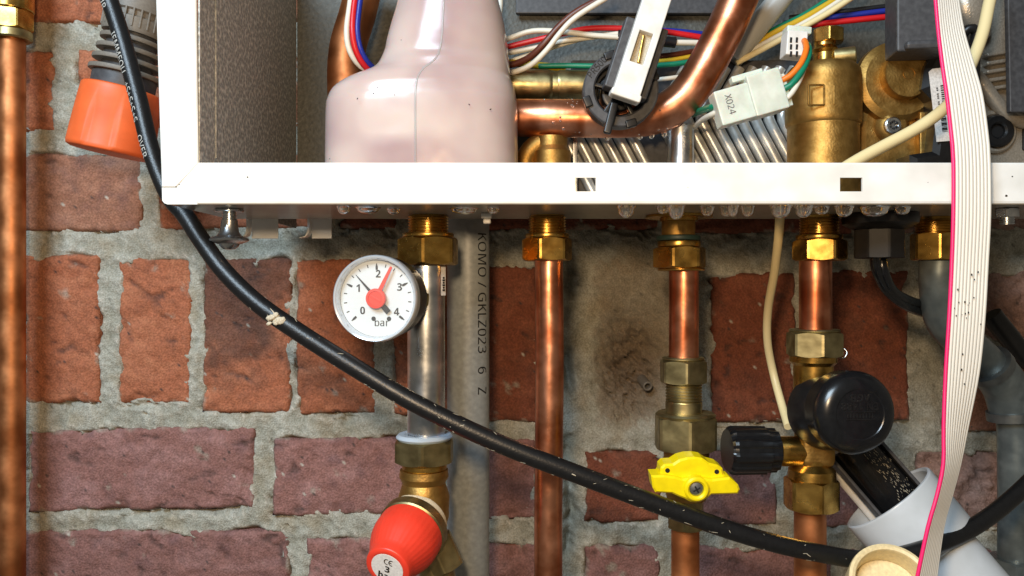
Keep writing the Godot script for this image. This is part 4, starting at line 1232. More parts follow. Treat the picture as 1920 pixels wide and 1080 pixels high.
# ---------------------------------------------------------------- inside of the boiler
func build_inside() -> void:
	# translucent trap vessel
	var prof := [[400, 617, 971, 0.036], [300, 617, 971, 0.036], [215, 617.5, 970, 0.036], [195, 620, 969, 0.0355], [180, 626, 967, 0.035], [169, 637, 964, 0.034], [160, 652, 961, 0.033], [152, 672, 958, 0.032], [144, 692, 957, 0.0315], [134, 706, 956, 0.031], [120, 715, 955, 0.030], [100, 723, 953, 0.030], [80, 727, 951, 0.030], [50, 735, 946, 0.029], [20, 744, 939, 0.028], [-40, 758, 922, 0.026]]
	var zc := 0.432
	var rows := []
	for q in prof:
		var row := PackedVector3Array()
		var a := W(q[1], q[0], zc)
		var b := W(q[2], q[0], zc)
		var e := lerpf(0.92, 0.66, smoothstep(60.0, 260.0, q[0]))
		for j in 64:
			var t := TAU * j / 64
			var cx := signf(cos(t)) * pow(absf(cos(t)), e)
			var sx := signf(sin(t)) * pow(absf(sin(t)), e)
			row.append(a.lerp(b, 0.5 + cx * 0.5) + Vector3(0, 0, -sx * q[3]))
		rows.append(row)
	# refine by interpolation for a smooth shoulder
	var fine := []
	for i in rows.size() - 1:
		for k in 4:
			var row := PackedVector3Array()
			for j in 64:
				row.append(rows[i][j].cubic_interpolate(rows[i + 1][j], rows[maxi(i - 1, 0)][j], rows[mini(i + 2, rows.size() - 1)][j], k / 4.0))
			fine.append(row)
	fine.append(rows[rows.size() - 1])
	var g := Geo.new()
	g.surf(fine, true)
	var bot := PackedVector3Array()
	for j in 64: bot.append(W(794, 400, zc))
	g.surf([bot, fine[0]], true)
	var vs := thing("plastic_trap", "milky pink plastic condensate trap shaped like a bottle inside the casing", "trap", W(794, 400, zc))
	part("vessel", g, M.vessel, vs)
	var seam := []
	for q in prof:
		seam.append(W(lerpf(q[1], q[2], 0.5), q[0], zc) + Vector3(0, 0, q[3] - 0.00035))
	part("mould_seam", sweep(smooth_path(seam, 0.003), 0.0006, 10), M.vessel, vs)
	var spk := Geo.new()
	rng.seed = 31
	for s in [[712, 50], [752, 75], [670, 185], [708, 164], [880, 196], [778, 250], [618, 298], [700, 175], [740, 178], [760, 205], [920, 205]]:
		spk.add(blob(Vector3(0.00045, 0.00025, 0.00012) * rng.randf_range(0.6, 1.3), 0.5, int(s[0]), 8), Transform3D(Basis(Vector3(0, 0, 1), rng.randf() * 3.0), W(s[0], s[1], zc - 0.0358 if s[1] > 150 else zc - 0.0290)))
	var so := part("dirt_specks", spk, M.dirt, vs)
	so.set_meta("kind", "stuff")

	# copper pipe behind the vessel on the left
	single("inner_copper_pipe", sweep(wire_path([[690, -60, 0.478], [672, 20, 0.478], [652, 90, 0.478], [648, 160, 0.478], [655, 250, 0.478], [660, 392, 0.478]], 0.003), 0.0108, 32), M.copper_dark, "dark copper pipe rising behind the plastic trap", "pipe", W(660, 392, 0.478))
	# large copper pipe crossing and bending up
	single("bent_copper_pipe", sweep(wire_path([[900, 221, 0.462], [980, 221, 0.455], [1080, 222, 0.45], [1180, 222, 0.45], [1235, 214, 0.45], [1282, 184, 0.448], [1320, 130, 0.446], [1362, 50, 0.444], [1410, -60, 0.442]], 0.003), 0.0106, 36), M.copper, "bright copper pipe bending from level up to the right in the casing", "pipe", W(980, 221, 0.455))
	# grey tube behind it
	single("grey_tube", sweep(wire_path([[1372, 110, 0.478], [1420, 50, 0.475], [1468, -10, 0.472], [1500, -60, 0.470]], 0.003), 0.0068, 24), M.w_grey, "pale grey tube running up behind the bent copper pipe", "tube", W(1372, 110, 0.478))
	# pale brass pipe above
	var z := 0.468
	var bpipe := thing("pale_brass_pipe", "pale brass pipe lying level above the bent copper pipe", "pipe", W(1020, 160, z))
	part("tube", cyl(mm(26, z), 0.0, mm(240, z), 0.0005), M.brass_dull, bpipe, axis(W(880, 160, z), Vector3(1, 0, 0)))
	part("socket", cyl(mm(29, z), 0.0, mm(90, z), 0.003), M.brass_dull, bpipe, axis(W(948, 160, z), Vector3(1, 0, 0)))
	part("socket", cyl(mm(28, z), 0.0, mm(80, z), 0.003), M.brass_dull, bpipe, axis(W(1040, 160, z), Vector3(1, 0, 0)))
	# brass elbow below
	var el := thing("brass_elbow", "brass elbow standing under the level copper pipe beside the trap", "elbow", Vector3(W(1030, 300, 0.455).x, 0.0475, -0.455))
	part("column", lathe([Vector2(0, 0.0475), Vector2(mm(36, 0.455), 0.0475), Vector2(mm(36, 0.455), ypx(286, 0.455)), Vector2(mm(30, 0.455), ypx(276, 0.455)), Vector2(mm(30, 0.455), ypx(258, 0.455)), Vector2(0, ypx(258, 0.455))]), M.brass_cast, el, vpipe(1034, 0.455))
	part("shoulder", sweep(wire_path([[985, 330, 0.455], [988, 296, 0.455], [1008, 272, 0.455], [1034, 266, 0.455]], 0.002), 0.0062, 20), M.brass_cast, el)

	# corrugated plates of the heat exchanger: one fold after the other
	var hx := thing("heat_exchanger", "silver corrugated heat exchanger plates with chevron folds at the back", "heat exchanger", Vector3(W(1290, 300, 0.478).x, 0.0475, -0.478))
	part("backing", Geo.new().add(rbox(Vector3(mm(430, 0.485), 0.096, 0.004), 0.001), Transform3D(Basis(), W(1285, 262, 0.487))), M.dark_grey, hx)
	for k in 18:
		var x := 1080.0 + k * 25.5
		var zz := 0.478
		if x < 1230.0:
			part("fold", sweep(PackedVector3Array([W(x - 45, 215, zz), W(x, 300, zz), W(x + 50, 395, zz)]), 0.0032, 12), M.fold, hx)
		else:
			part("fold", sweep(wire_path([[x + 52, 128, zz], [x + 14, 196, zz], [x + 4, 216, zz], [x + 10, 236, zz], [x + 44, 300, zz], [x + 92, 395, zz]], 0.003), 0.0032, 12), M.fold, hx)
	part("edge_strip", Geo.new().add(rbox(Vector3(mm(10, 0.476), 0.06, 0.004), 0.0006), Transform3D(Basis(), W(1078, 300, 0.476))), M.chrome, hx)
	var sp := thing("silver_pipe", "short upright silver pipe in front of the chevron folds", "pipe", Vector3(W(1276, 300, 0.462).x, 0.0475, -0.462))
	part("tube", cyl(mm(25, 0.462), 0.0475, ypx(236, 0.462), 0.0006), M.chrome, sp, vpipe(1276, 0.462))

	# black ring clip with white lever
	var rc := thing("ring_sensor", "black plastic ring clip with white lever clipped on the copper pipe", "sensor", W(1162, 172, 0.428))
	var c := W(1162, 172, 0.428)
	var ry := Transform3D(Basis(Vector3(1, 0, 0), PI / 2), c)
	part("ring", ring_tube(mm(49, 0.428), mm(70, 0.428), -0.004, 0.0055, 0.0008, 64), M.dark_grey, rc, ry)
	part("back_ring", ring_tube(mm(40, 0.428), mm(66, 0.428), -0.009, -0.0035, 0.0008, 56), M.black, rc, ry)
	for a in [0.1, 2.9, 4.1, 5.2]:
		part("spoke", Geo.new().add(rbox(Vector3(mm(50, 0.428), 0.0024, 0.004), 0.0006), Transform3D(Basis(), Vector3(mm(28, 0.428), 0, 0.001))), M.black, rc, Transform3D(Basis(Vector3(0, 0, 1), a), c))
	for a in [0.4, 1.9, 3.5, 5.0]:
		part("notch_block", Geo.new().add(rbox(Vector3(0.0042, 0.006, 0.0036), 0.0008), Transform3D(Basis(), Vector3(mm(66, 0.428), 0, 0.0052))), M.black, rc, Transform3D(Basis(Vector3(0, 0, 1), a), c))
	part("core", cyl(mm(34, 0.428), -0.012, -0.003, 0.002, 40), M.black, rc, ry)
	part("raised_text", text_geo("PR500", 0.0032, 0.0004), M.black, rc, Transform3D(Basis(Vector3(0, 0, 1), 0.85), c + Vector3(-0.0128, 0.0116, 0.0056)))
	# lever: from top right down to the ring
	var p1 := W(1241, -30, 0.404)
	var p2 := W(1168, 190, 0.410)
	var ld := (p1 - p2)
	var lx := facing((p1 + p2) * 0.5, Vector3(0.05, 0, 1), -atan2(ld.x, ld.y))
	var L := ld.length()
	part("guide", Geo.new().add(rbox(Vector3(mm(84, 0.41), L * 0.62, 0.010), 0.001), Transform3D(Basis(), Vector3(0, -L * 0.11, -0.0085))), M.dark_grey, rc, lx)
	var hw := mm(26, 0.407)
	var lev := Geo.new()
	var sy := L * 0.5 - mm(95, 0.407)
	var sl := mm(60, 0.407)
	lev.add(rbox(Vector3(hw * 2, L * 0.5 - sy, 0.007), 0.0008), Transform3D(Basis(), Vector3(0, (L * 0.5 + sy) * 0.5, 0)))
	lev.add(rbox(Vector3(hw * 2, L * 0.5 + sy - sl, 0.007), 0.0008), Transform3D(Basis(), Vector3(0, (sy - sl - L * 0.5) * 0.5, 0)))
	for s in [-1, 1]: lev.add(rbox(Vector3(hw * 0.5, sl + 0.002, 0.007), 0.0006), Transform3D(Basis(), Vector3(s * hw * 0.75, sy - sl * 0.5, 0)))
	lev.add(rbox(Vector3(hw * 2.25, 0.004, 0.0085), 0.0012), Transform3D(Basis(), Vector3(0, -L * 0.5 + 0.002, 0)))
	var lv := part("lever", lev, M.white_plastic, rc, lx)
	part("window_floor", Geo.new().add(rbox(Vector3(hw * 1.1, sl, 0.001), 0.0002), Transform3D(Basis(), Vector3(0, sy - sl * 0.5, -0.001))), M.lime, lv, lx)
	part("contact", Geo.new().add(rbox(Vector3(0.0016, sl * 0.9, 0.0018), 0.0006), Transform3D(Basis(Vector3(0, 0, 1), 0.12), Vector3(0.0004, sy - sl * 0.5, 0.0004))), M.brass, lv, lx)
	part("arm", Geo.new().add(rbox(Vector3(0.0042, mm(60, 0.42), 0.004), 0.001)), M.black, rc, Transform3D(Basis(Vector3(0, 0, 1), -0.25), W(1145, 222, 0.42)))

	# white wiring plug with its three wires
	var pz := 0.418
	var pl := thing("wiring_plug", "white nylon wiring plug marked X024 lying over the chevron folds", "plug", W(1408, 188, pz))
	var px := Transform3D(Basis(Vector3(0, 0, 1), 0.28), W(1400, 190, pz))
	part("rear_half", Geo.new().add(rbox(Vector3(mm(72, pz), mm(66, pz), 0.012), 0.001), Transform3D(Basis(), Vector3(-mm(26, pz), -0.0005, 0))), M.plug, pl, px)
	part("front_half", Geo.new().add(rbox(Vector3(mm(64, pz), mm(78, pz), 0.014), 0.001), Transform3D(Basis(), Vector3(mm(34, pz), 0.0008, 0.0005))), M.plug, pl, px)
	part("latch", Geo.new().add(rbox(Vector3(mm(60, pz), mm(12, pz), 0.006), 0.0006), Transform3D(Basis(), Vector3(mm(10, pz), mm(44, pz), 0.001))), M.plug, pl, px)
	part("end_lip", Geo.new().add(rbox(Vector3(mm(12, pz), mm(62, pz), 0.009), 0.0006), Transform3D(Basis(), Vector3(mm(72, pz), -0.0004, -0.001))), M.plug, pl, px)
	part("lettering", text_geo("X024", 0.0034, 0.0001), M.ink_grey, pl, px * Transform3D(Basis(Vector3(0, 0, 1), -PI / 2), Vector3(-mm(38, pz), 0, 0.0061)))
	wire("orange_wire", [[1455, 155, 0.416], [1480, 143, 0.414], [1502, 118, 0.414], [1512, 90, 0.418], [1508, 76, 0.424]], 0.0016, M.w_orange, "orange wire curving from the white plug to the small connector")
	wire("green_wire", [[1455, 172, 0.416], [1482, 160, 0.413], [1505, 130, 0.414], [1517, 100, 0.419], [1514, 84, 0.425]], 0.0017, M.w_green, "green wire curving from the white plug beside the orange wire")
	wire("white_plug_wire", [[1455, 192, 0.416], [1478, 182, 0.413], [1496, 156, 0.414], [1506, 132, 0.418], [1512, 112, 0.424]], 0.0014, M.w_white, "white wire under the green wire at the white plug")
	wire("green_plug_tail", [[1352, 196, 0.418], [1338, 200, 0.421], [1318, 206, 0.436], [1300, 214, 0.463]], 0.0019, M.w_green, "short green wire end leaving the back of the white plug")
	wire("white_plug_tail", [[1352, 206, 0.418], [1336, 214, 0.422], [1318, 224, 0.436], [1300, 240, 0.466]], 0.0015, M.w_white, "short white wire end leaving the back of the white plug")
	var sc := thing("small_connector", "small white connector block with dark slots beside the brass valve neck", "connector", W(1490, 86, 0.43))
	part("block", Geo.new().add(rbox(Vector3(mm(38, 0.43), mm(46, 0.43), 0.011), 0.0008)), M.white_plastic, sc, Transform3D(Basis(Vector3(0, 0, 1), -0.08), W(1488, 86, 0.43)))
	part("clear_hood", Geo.new().add(rbox(Vector3(mm(46, 0.434), mm(14, 0.434), 0.009), 0.0008)), M.plug, sc, Transform3D(Basis(Vector3(0, 0, 1), -0.08), W(1494, 60, 0.434)))
	for k in 3:
		for s in 2:
			part("slot", Geo.new().add(rbox(Vector3(mm(4, 0.42), mm(10, 0.42), 0.0006), 0.0001)), M.ink, sc, Transform3D(Basis(Vector3(0, 0, 1), -0.08), W(1483 + s * 11, 75 + k * 13, 0.4244)))

	# brass valve
	z = 0.458
	var bv := thing("brass_valve", "large brass cylindrical valve with a hexagon neck inside the casing", "valve", Vector3(W(1543, 300, z).x, 0.0475, -z))
	part("body", lathe([Vector2(0, 0.0475), Vector2(mm(64, z), 0.0475), Vector2(mm(64, z), ypx(238, z)), Vector2(mm(67, z), ypx(234, z)), Vector2(mm(68, z), ypx(226, z)), Vector2(mm(68, z), ypx(150, z)), Vector2(mm(66, z), ypx(136, z)), Vector2(mm(58, z), ypx(126, z)), Vector2(mm(40, z), ypx(121, z)), Vector2(0, ypx(120, z))], 56), M.brass_cast, bv, vpipe(1543, z))
	part("stem", lathe([Vector2(0, ypx(122, z)), Vector2(mm(22, z), ypx(122, z)), Vector2(mm(22, z), ypx(102, z)), Vector2(mm(26, z), ypx(96, z)), Vector2(mm(20, z), ypx(88, z)), Vector2(mm(20, z), ypx(80, z)), Vector2(0, ypx(80, z))], 40), M.brass, bv, vpipe(1546, z))
	part("hexagon", hexnut(mm(52, z), ypx(82, z), ypx(56, z)), M.brass, bv, vpipe(1552, z) * Transform3D(Basis(Vector3.UP, 0.3), Vector3.ZERO))
	part("side_knob", cyl(mm(16, z), 0, 0.012, 0.001, 24), M.brass_dull, bv, axis(W(1562, 108, z - 0.003), Vector3(1, 0.05, 0.3)))
	var fx := Transform3D(Basis(), W(1543, 178, z - mm(68, z) + 0.0004))
	var fr := Geo.new()
	for q in [[-26, 0, 3, 36], [2, 0, 3, 36], [-12, 18, 28, 3], [-12, -18, 28, 3], [20, 0, 3, 36]]:
		fr.add(rbox(Vector3(mm(q[2], z), mm(q[3], z), 0.0012), 0.0003), Transform3D(Basis(), Vector3(mm(q[0], z), mm(q[1], z), 0)))
	part("cast_marking", fr, M.brass_cast, bv, fx)
	# brass pump housing with cap and screw
	z = 0.468
	var ph := thing("brass_housing", "cast brass housing with a round screwed cap right of the brass valve", "housing", Vector3(W(1680, 300, z).x, 0.0475, -z))
	var pho := px_outline([[1608, 404], [1606, 230], [1616, 190], [1614, 140], [1636, 108], [1690, 100], [1730, 116], [1742, 170], [1738, 204], [1744, 220], [1738, 404]], 1680, 240, z)
	part("body", prism(pho, -0.012, 0.006, 0.003), M.brass_cast, ph, Transform3D(Basis(), W(1680, 240, z)))
	var lobes := part("lobe", lathe([Vector2(0, 0), Vector2(0.024, 0.0), Vector2(0.0235, 0.005), Vector2(0.020, 0.0075), Vector2(0, 0.008)], 48), M.brass_cast, ph, axis(W(1676, 158, z - 0.004), Vector3(0.02, 0.05, 1)))
	part("cap_groove", lathe([Vector2(0, 0), Vector2(mm(43, z), 0.0), Vector2(mm(43, z), 0.0105), Vector2(mm(41, z), 0.0122), Vector2(mm(12, z), 0.0124), Vector2(mm(12, z), 0.0120), Vector2(mm(9, z), 0.0120), Vector2(mm(9, z), 0.0125), Vector2(0, 0.0126)], 56), M.brass_cast, ph, axis(W(1683, 150, z - 0.006), Vector3(0.02, 0.02, 1)))
	part("screw_boss", lathe([Vector2(0, 0), Vector2(mm(34, z), 0.0), Vector2(mm(28, z), 0.0040), Vector2(mm(20, z), 0.0058), Vector2(0, 0.006)], 40), M.brass_cast, ph, axis(W(1670, 238, z - 0.005), Vector3(0, 0, 1)))
	var ts := part("screw", lathe([Vector2(0, 0), Vector2(0.0048, 0.0), Vector2(0.0048, 0.0022), Vector2(0.0040, 0.0028), Vector2(0.0026, 0.0028), Vector2(0.0024, 0.0014), Vector2(0, 0.0014)], 36), M.chrome, ph, axis(W(1672, 236, z - 0.0108), Vector3(0, 0, 1)))
	for k in 6:
		part("drive_lobe", Geo.new().add(rbox(Vector3(0.0011, 0.0016, 0.0012), 0.0002), Transform3D(Basis(), Vector3(0, 0.0022, 0))), M.ink, ts, Transform3D(Basis(Vector3(0, 0, 1), k * TAU / 6), W(1672, 236, z - 0.0108) + Vector3(0, 0, 0.0022)))
	part("flange", Geo.new().add(rbox(Vector3(mm(22, z), mm(90, z), 0.012), 0.0015)), M.brass_cast, ph, Transform3D(Basis(), W(1726, 258, z - 0.006)))
	# black box hanging from above
	single("black_box", Geo.new().add(rbox(Vector3(mm(100, 0.44), mm(150, 0.44), 0.02), 0.0015)).add(rbox(Vector3(mm(92, 0.43), mm(18, 0.43), 0.02), 0.003), Transform3D(Basis(), Vector3(0.002, -mm(66, 0.44), 0.004))), M.dark_grey, "dark grey plastic box behind the top of the ribbon cable", "box", W(1722, 30, 0.44), "", Transform3D(Basis(Vector3.UP, -0.12), W(1722, 30, 0.44)))
	# black motor part with label
	var mo := thing("black_motor_cover", "black motor cover with a white sticker behind the ribbon cable", "motor cover", W(1760, 300, 0.444))
	part("cover", prism(px_outline([[1702, 400], [1700, 292], [1742, 286], [1748, 240], [1742, 190], [1722, 170], [1728, 130], [1744, 96], [1832, 96], [1832, 400]], 1770, 240, 0.45), -0.02, 0.006, 0.003), M.black, mo, Transform3D(Basis(), W(1770, 240, 0.45)))
	var lbx := Transform3D(Basis(Vector3(0, 0, 1), 0.11), W(1774, 196, 0.443))
	var lb := part("sticker", prism(PackedVector2Array([Vector2(-0.0075, -0.0200), Vector2(0.0075, -0.0205), Vector2(0.0078, 0.0205), Vector2(-0.0055, 0.0205), Vector2(-0.0076, 0.019)]), -0.0002, 0.0002, 0.00005), M.sticker, mo, lbx)
	for k in 9:
		part("print_line", Geo.new().add(rbox(Vector3(0.0016, 0.0008 - 0.0002 * (k % 2), 0.0001), 0.00003), Transform3D(Basis(), Vector3(-0.0014, 0.0105 - k * 0.0012, 0.0003))), M.ink, lb, lbx)
		if k % 4 != 2: part("print_line", Geo.new().add(rbox(Vector3(0.0010, 0.0007, 0.0001), 0.00003), Transform3D(Basis(), Vector3(-0.0041, 0.0095 - k * 0.0011, 0.0003))), M.ink, lb, lbx)
	for k in 10:
		part("bar_line", Geo.new().add(rbox(Vector3(0.0030, 0.0003 + 0.0003 * (k % 3), 0.0001), 0.00003), Transform3D(Basis(), Vector3(-0.0024, -0.0148 + k * 0.0009, 0.0003))), M.ink, lb, lbx)
	# aluminium casting at the right
	z = 0.47
	var al := thing("aluminium_casting", "grey ribbed aluminium casting at the right behind the ribbon cable", "casting", W(1870, 300, z))
	part("body", prism(px_outline([[1800, 404], [1820, 250], [1800, 120], [1790, -50], [2010, -50], [2010, 404]], 1880, 150, z), -0.018, 0.0, 0.002), M.cast, al, Transform3D(Basis(), W(1880, 150, z)))
	part("web", sweep(wire_path([[1800, 120, 0.467], [1836, 150, 0.466], [1866, 190, 0.466], [1900, 222, 0.466], [1960, 236, 0.466]], 0.003), 0.0040, 20), M.cast, al)
	part("upper_dome", sweep(wire_path([[1800, -40, 0.470], [1812, 20, 0.466], [1818, 70, 0.474]], 0.003), 0.011, 28), M.cast, al)
	part("clip", sweep(wire_path([[1804, 66, 0.456], [1816, 54, 0.454], [1830, 58, 0.454], [1826, 80, 0.456], [1814, 104, 0.460]], 0.002), 0.0028, 14), M.black, al)
	for k in 5:
		part("fin", Geo.new().add(rbox(Vector3(mm(46, z), mm(7, z), 0.007), 0.0008)), M.cast, al, Transform3D(Basis(Vector3(0, 0, 1), 0.16), W(1868, 102 + k * 16, z - 0.002)))
	part("grommet", ring_tube(mm(13, z), mm(30, z), 0.0, 0.006, 0.001, 40), M.black, al, axis(W(1862, 248, z - 0.0), Vector3(0, 0, 1)))
	part("grommet_core", cyl(mm(14, z), 0.0, 0.003, 0.0005, 24), M.ink, al, axis(W(1862, 248, z), Vector3(0, 0, 1)))
	part("hole_edge", ring_tube(mm(30, z), mm(40, z), 0.0, 0.003, 0.001, 40), M.cast, al, axis(W(1862, 248, z), Vector3(0, 0, 1)))
	part("slot", Geo.new().add(rbox(Vector3(mm(10, z), mm(40, z), 0.002), 0.0008)), M.ink, al, Transform3D(Basis(), W(1922, 262, z - 0.0005)))
	single("dark_side_panel", Geo.new().add(rbox(Vector3(mm(110, 0.452), mm(290, 0.452), 0.004), 0.001)), M.dark_grey, "dark brown panel at the upper right corner over the casting", "panel", W(1940, 66, 0.452), "", Transform3D(Basis(Vector3(0, 0, 1), 0.02), W(1942, 66, 0.452)))

	# cream cable inside
	single("cream_cable", sweep(wire_path([[1872, -60, 0.425], [1856, 0, 0.42], [1843, 60, 0.415], [1824, 112, 0.41], [1796, 172, 0.405], [1768, 206, 0.402], [1720, 240, 0.400], [1660, 272, 0.398], [1608, 300, 0.395], [1560, 330, 0.392]], 0.003), 0.0030, 18), M.w_cream, "cream round cable slanting behind the ribbon cable inside the casing", "cable", W(1560, 330, 0.392))

	# wires
	var gl := "wires left of the trap"
	wire("white_wire", [[664, -50, 0.44], [656, 10, 0.437], [650, 60, 0.435], [656, 96, 0.436], [676, 124, 0.442], [705, 136, 0.452], [745, 140, 0.475]], 0.0016, M.w_white, "white wire, outermost of the three beside the trap neck", gl)
	wire("red_wire", [[674, -50, 0.438], [664, 10, 0.435], [661, 60, 0.433], [669, 100, 0.435], [690, 130, 0.442], [715, 142, 0.455], [755, 146, 0.478]], 0.0017, M.w_red, "red wire between white and blue wires beside the trap neck", gl)
	wire("blue_wire", [[684, -50, 0.438], [674, 10, 0.436], [670, 60, 0.434], [678, 98, 0.436], [698, 126, 0.443], [724, 138, 0.456], [765, 142, 0.480]], 0.0016, M.w_blue, "blue wire, innermost of the three beside the trap neck", gl)
	var gr := "loom of wires right of the trap"
	wire("white_wire", [[920, 84, 0.47], [955, 72, 0.468], [1000, 58, 0.466], [1060, 60, 0.464], [1110, 66, 0.462], [1164, 70, 0.462]], 0.0016, M.w_white, "uppermost white wire arching right from the trap to the black sleeve", gr)
	wire("red_wire", [[920, 96, 0.472], [960, 86, 0.470], [1010, 74, 0.468], [1060, 62, 0.466], [1110, 53, 0.466], [1180, 54, 0.466], [1250, 60, 0.466], [1340, 74, 0.468]], 0.0017, M.w_red, "red wire crossing from the trap behind the white lever", gr)
	wire("white_wire", [[920, 104, 0.474], [960, 98, 0.472], [1010, 88, 0.470], [1060, 76, 0.468], [1110, 70, 0.466], [1166, 62, 0.465]], 0.0015, M.w_white, "second white wire from the top ending in the black sleeve", gr)
	wire("brown_wire", [[930, 124, 0.466], [965, 120, 0.464], [995, 106, 0.460], [1020, 82, 0.456], [1050, 48, 0.454], [1085, 20, 0.452], [1150, -14, 0.45]], 0.0020, M.w_brown, "brown wire rising steeply across the other wires", gr)
	wire("white_wire", [[920, 140, 0.462], [960, 136, 0.460], [995, 122, 0.457], [1025, 94, 0.453], [1050, 62, 0.451], [1080, 32, 0.450], [1140, -6, 0.449]], 0.0016, M.w_white, "white wire rising beside the brown wire", gr)
	wire("white_wire", [[920, 128, 0.476], [965, 112, 0.474], [1020, 94, 0.473], [1080, 76, 0.471], [1140, 64, 0.470]], 0.0014, M.w_white, "lowest level white wire behind the brown wire", gr)
	wire("yellow_wire", [[910, 118, 0.476], [960, 118, 0.474], [1000, 122, 0.474], [1060, 128, 0.476]], 0.0022, M.w_yellow, "short yellow wire above the pale brass pipe", gr)
	wire("green_wire", [[1010, 124, 0.472], [1060, 123, 0.47], [1120, 124, 0.468], [1200, 124, 0.468], [1280, 118, 0.468], [1360, 100, 0.470]], 0.0016, M.w_green, "green wire running level behind the black ring", gr)
	wire("blue_wire", [[1220, 56, 0.468], [1270, 58, 0.469], [1340, 66, 0.471]], 0.0014, M.w_blue, "dark blue wire above the red wire right of the lever", gr)
	wire("yellow_wire", [[1200, 116, 0.472], [1260, 112, 0.472], [1360, 92, 0.474]], 0.0013, M.w_yellow, "yellow wire lying on the level green wire", gr)
	wire("brown_wire", [[1210, 108, 0.474], [1270, 102, 0.474], [1360, 86, 0.476]], 0.0018, M.w_brown, "brown wire lying above the level yellow wire", gr)
	wire("white_wire", [[1256, 80, 0.464], [1290, 80, 0.465], [1350, 82, 0.468]], 0.0017, M.w_white, "white wire leaving the black sleeve to the right", gr)
	wire("black_sleeve", [[1158, 66, 0.463], [1190, 70, 0.463], [1230, 76, 0.463], [1266, 80, 0.464]], 0.0032, M.w_black, "black sleeve gathering the wires behind the white lever", gr)
	wire("white_wire", [[1225, 150, 0.47], [1260, 146, 0.468], [1310, 138, 0.47]], 0.0013, M.w_white, "thin white wire over the folds left of the bent pipe", gr)
	var gt := "wires at the upper right of the casing"
	wire("white_wire", [[1380, 118, 0.474], [1430, 92, 0.472], [1500, 54, 0.47], [1560, 20, 0.468], [1620, -20, 0.466]], 0.0018, M.w_cream, "cream wire slanting up under the yellow and green wires", gt)
	wire("yellow_wire", [[1390, 100, 0.478], [1450, 62, 0.476], [1510, 32, 0.474], [1590, -16, 0.472]], 0.0017, M.w_yellow, "yellow wire slanting up behind the small connector", gt)
	wire("green_wire", [[1392, 94, 0.480], [1450, 56, 0.478], [1510, 26, 0.477], [1580, -20, 0.475]], 0.0015, M.w_green, "green wire slanting up beside the yellow one", gt)
	wire("white_wire", [[1385, 108, 0.476], [1450, 72, 0.475], [1520, 36, 0.473], [1600, -16, 0.471]], 0.0015, M.w_white, "white wire slanting up between yellow and cream wires", gt)
	wire("red_wire", [[1470, 56, 0.482], [1530, 46, 0.478], [1600, 38, 0.474], [1700, 28, 0.470]], 0.0018, M.w_red, "red wire running level into the dark grey box", gt)
	wire("blue_wire", [[1470, 44, 0.484], [1530, 36, 0.480], [1600, 28, 0.476], [1700, 16, 0.472]], 0.0018, M.w_blue, "blue wire above the red wire at the dark grey box", gt)
	wire("black_wire", [[1480, 34, 0.486], [1540, 26, 0.482], [1600, 20, 0.478], [1700, 8, 0.474]], 0.0018, M.w_black, "black wire above the blue wire at the dark grey box", gt)
	wire("white_wire", [[930, -30, 0.47], [938, 0, 0.468], [934, 40, 0.468], [924, 70, 0.47]], 0.0016, M.w_white, "short white wire end at the right side of the trap neck", gt)

	# beads of condensation on the copper pipe
	var bd := Geo.new()
	rng.seed = 55
	for k in 44:
		var x := rng.randf_range(1010, 1110) if k < 24 else rng.randf_range(1180, 1250)
		var a := rng.randf_range(-1.2, 1.2)
		var cc := W(x, 222 - maxf(0.0, x - 1190) * 0.12, 0.4505)
		var s := rng.randf_range(0.0003, 0.0009)
		bd.add(blob(Vector3(s, s, s * 0.8), 0.0, k, 10), Transform3D(Basis(), cc + Vector3(0, sin(a) * 0.0107, cos(a) * 0.0107)))
	for x in [1040.0, 1140.0, 1200.0, 1222.0, 1246.0]:
		bd.add(blob(Vector3(0.0016, 0.0020, 0.0016), 0.0, int(x), 14), Transform3D(Basis(), W(x, 257 - maxf(0.0, x - 1190) * 0.10, 0.4500)))
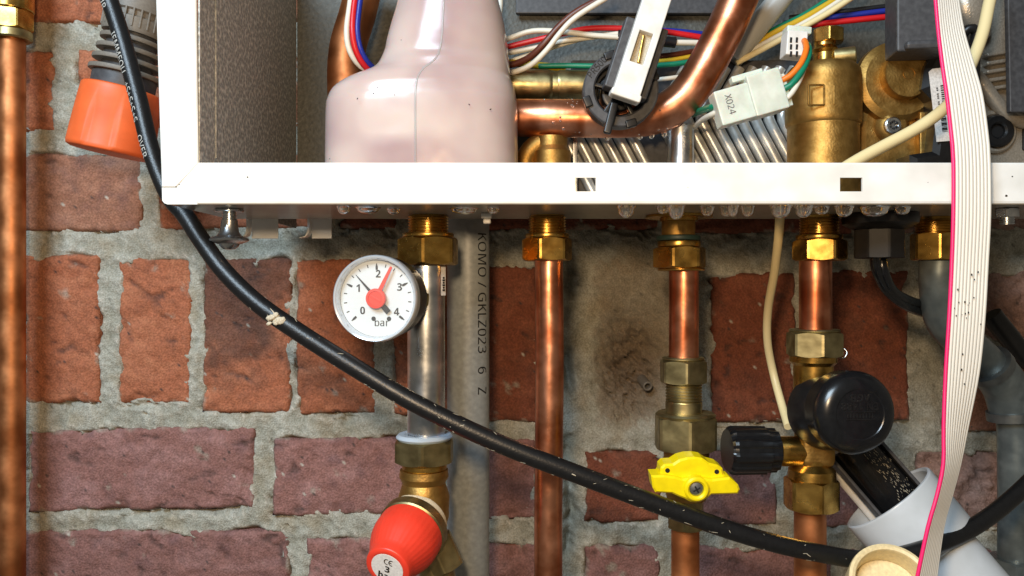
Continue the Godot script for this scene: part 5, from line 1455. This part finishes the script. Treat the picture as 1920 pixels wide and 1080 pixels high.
	var b := single("condensation_beads", bd, M.water, "beads of water clinging to the bent copper pipe", "water beads", W(1100, 240, 0.445))
	b.set_meta("kind", "stuff")

# ---------------------------------------------------------------- scene
func _ready() -> void:
	var cam := Camera3D.new()
	cam.name = "camera"
	cam.fov = rad_to_deg(2.0 * atan(540.0 / F))
	cam.near = 0.02
	cam.far = 20.0
	add_child(cam)
	cam.current = true
	var env := Environment.new()
	env.background_mode = Environment.BG_COLOR
	env.background_color = Color(0.52, 0.49, 0.44)
	env.background_energy_multiplier = 0.58
	env.tonemap_mode = Environment.TONE_MAPPER_LINEAR
	env.tonemap_exposure = 1.0
	env.ssao_enabled = true
	env.ssil_enabled = true
	env.sdfgi_enabled = true
	var we := WorldEnvironment.new()
	we.name = "world_environment"
	we.environment = env
	add_child(we)
	# a hand lamp held above and left of the lens, and soft cool daylight from the upper left
	var lamp := OmniLight3D.new()
	lamp.name = "hand_lamp"
	lamp.position = Vector3(-0.03, 0.07, 0.01)
	lamp.light_color = Color(1.0, 0.86, 0.68)
	lamp.light_energy = 0.13
	lamp.light_size = 0.02
	lamp.omni_range = 5.0
	lamp.omni_attenuation = 2.0
	lamp.shadow_enabled = true
	add_child(lamp)
	var day := AreaLight3D.new()
	day.name = "window_daylight"
	day.area_size = Vector2(0.45, 0.4)
	day.light_color = Color(0.84, 0.93, 1.0)
	day.light_energy = 1.5
	day.shadow_enabled = true
	add_child(day)
	day.look_at_from_position(Vector3(-0.38, 0.58, 0.42), Vector3(-0.02, -0.02, -0.45))

	font = SystemFont.new()
	font.font_names = PackedStringArray(["Droid Sans"])
	font_bold = SystemFont.new()
	font_bold.font_names = PackedStringArray(["Droid Sans"])
	font_bold.font_weight = 700
	rng.seed = 1
	make_materials()
	M.bezel = mat(Color(0.80, 0.83, 0.86), 0.12, 0.35)
	build_wall()
	build_boiler()
	build_pipes()
	build_safety_valve()
	build_gauge()
	build_tundish()
	build_inside()
	build_hose_coupling()
	build_black_cable()
	build_ribbon()
	build_screws()
	build_drops()
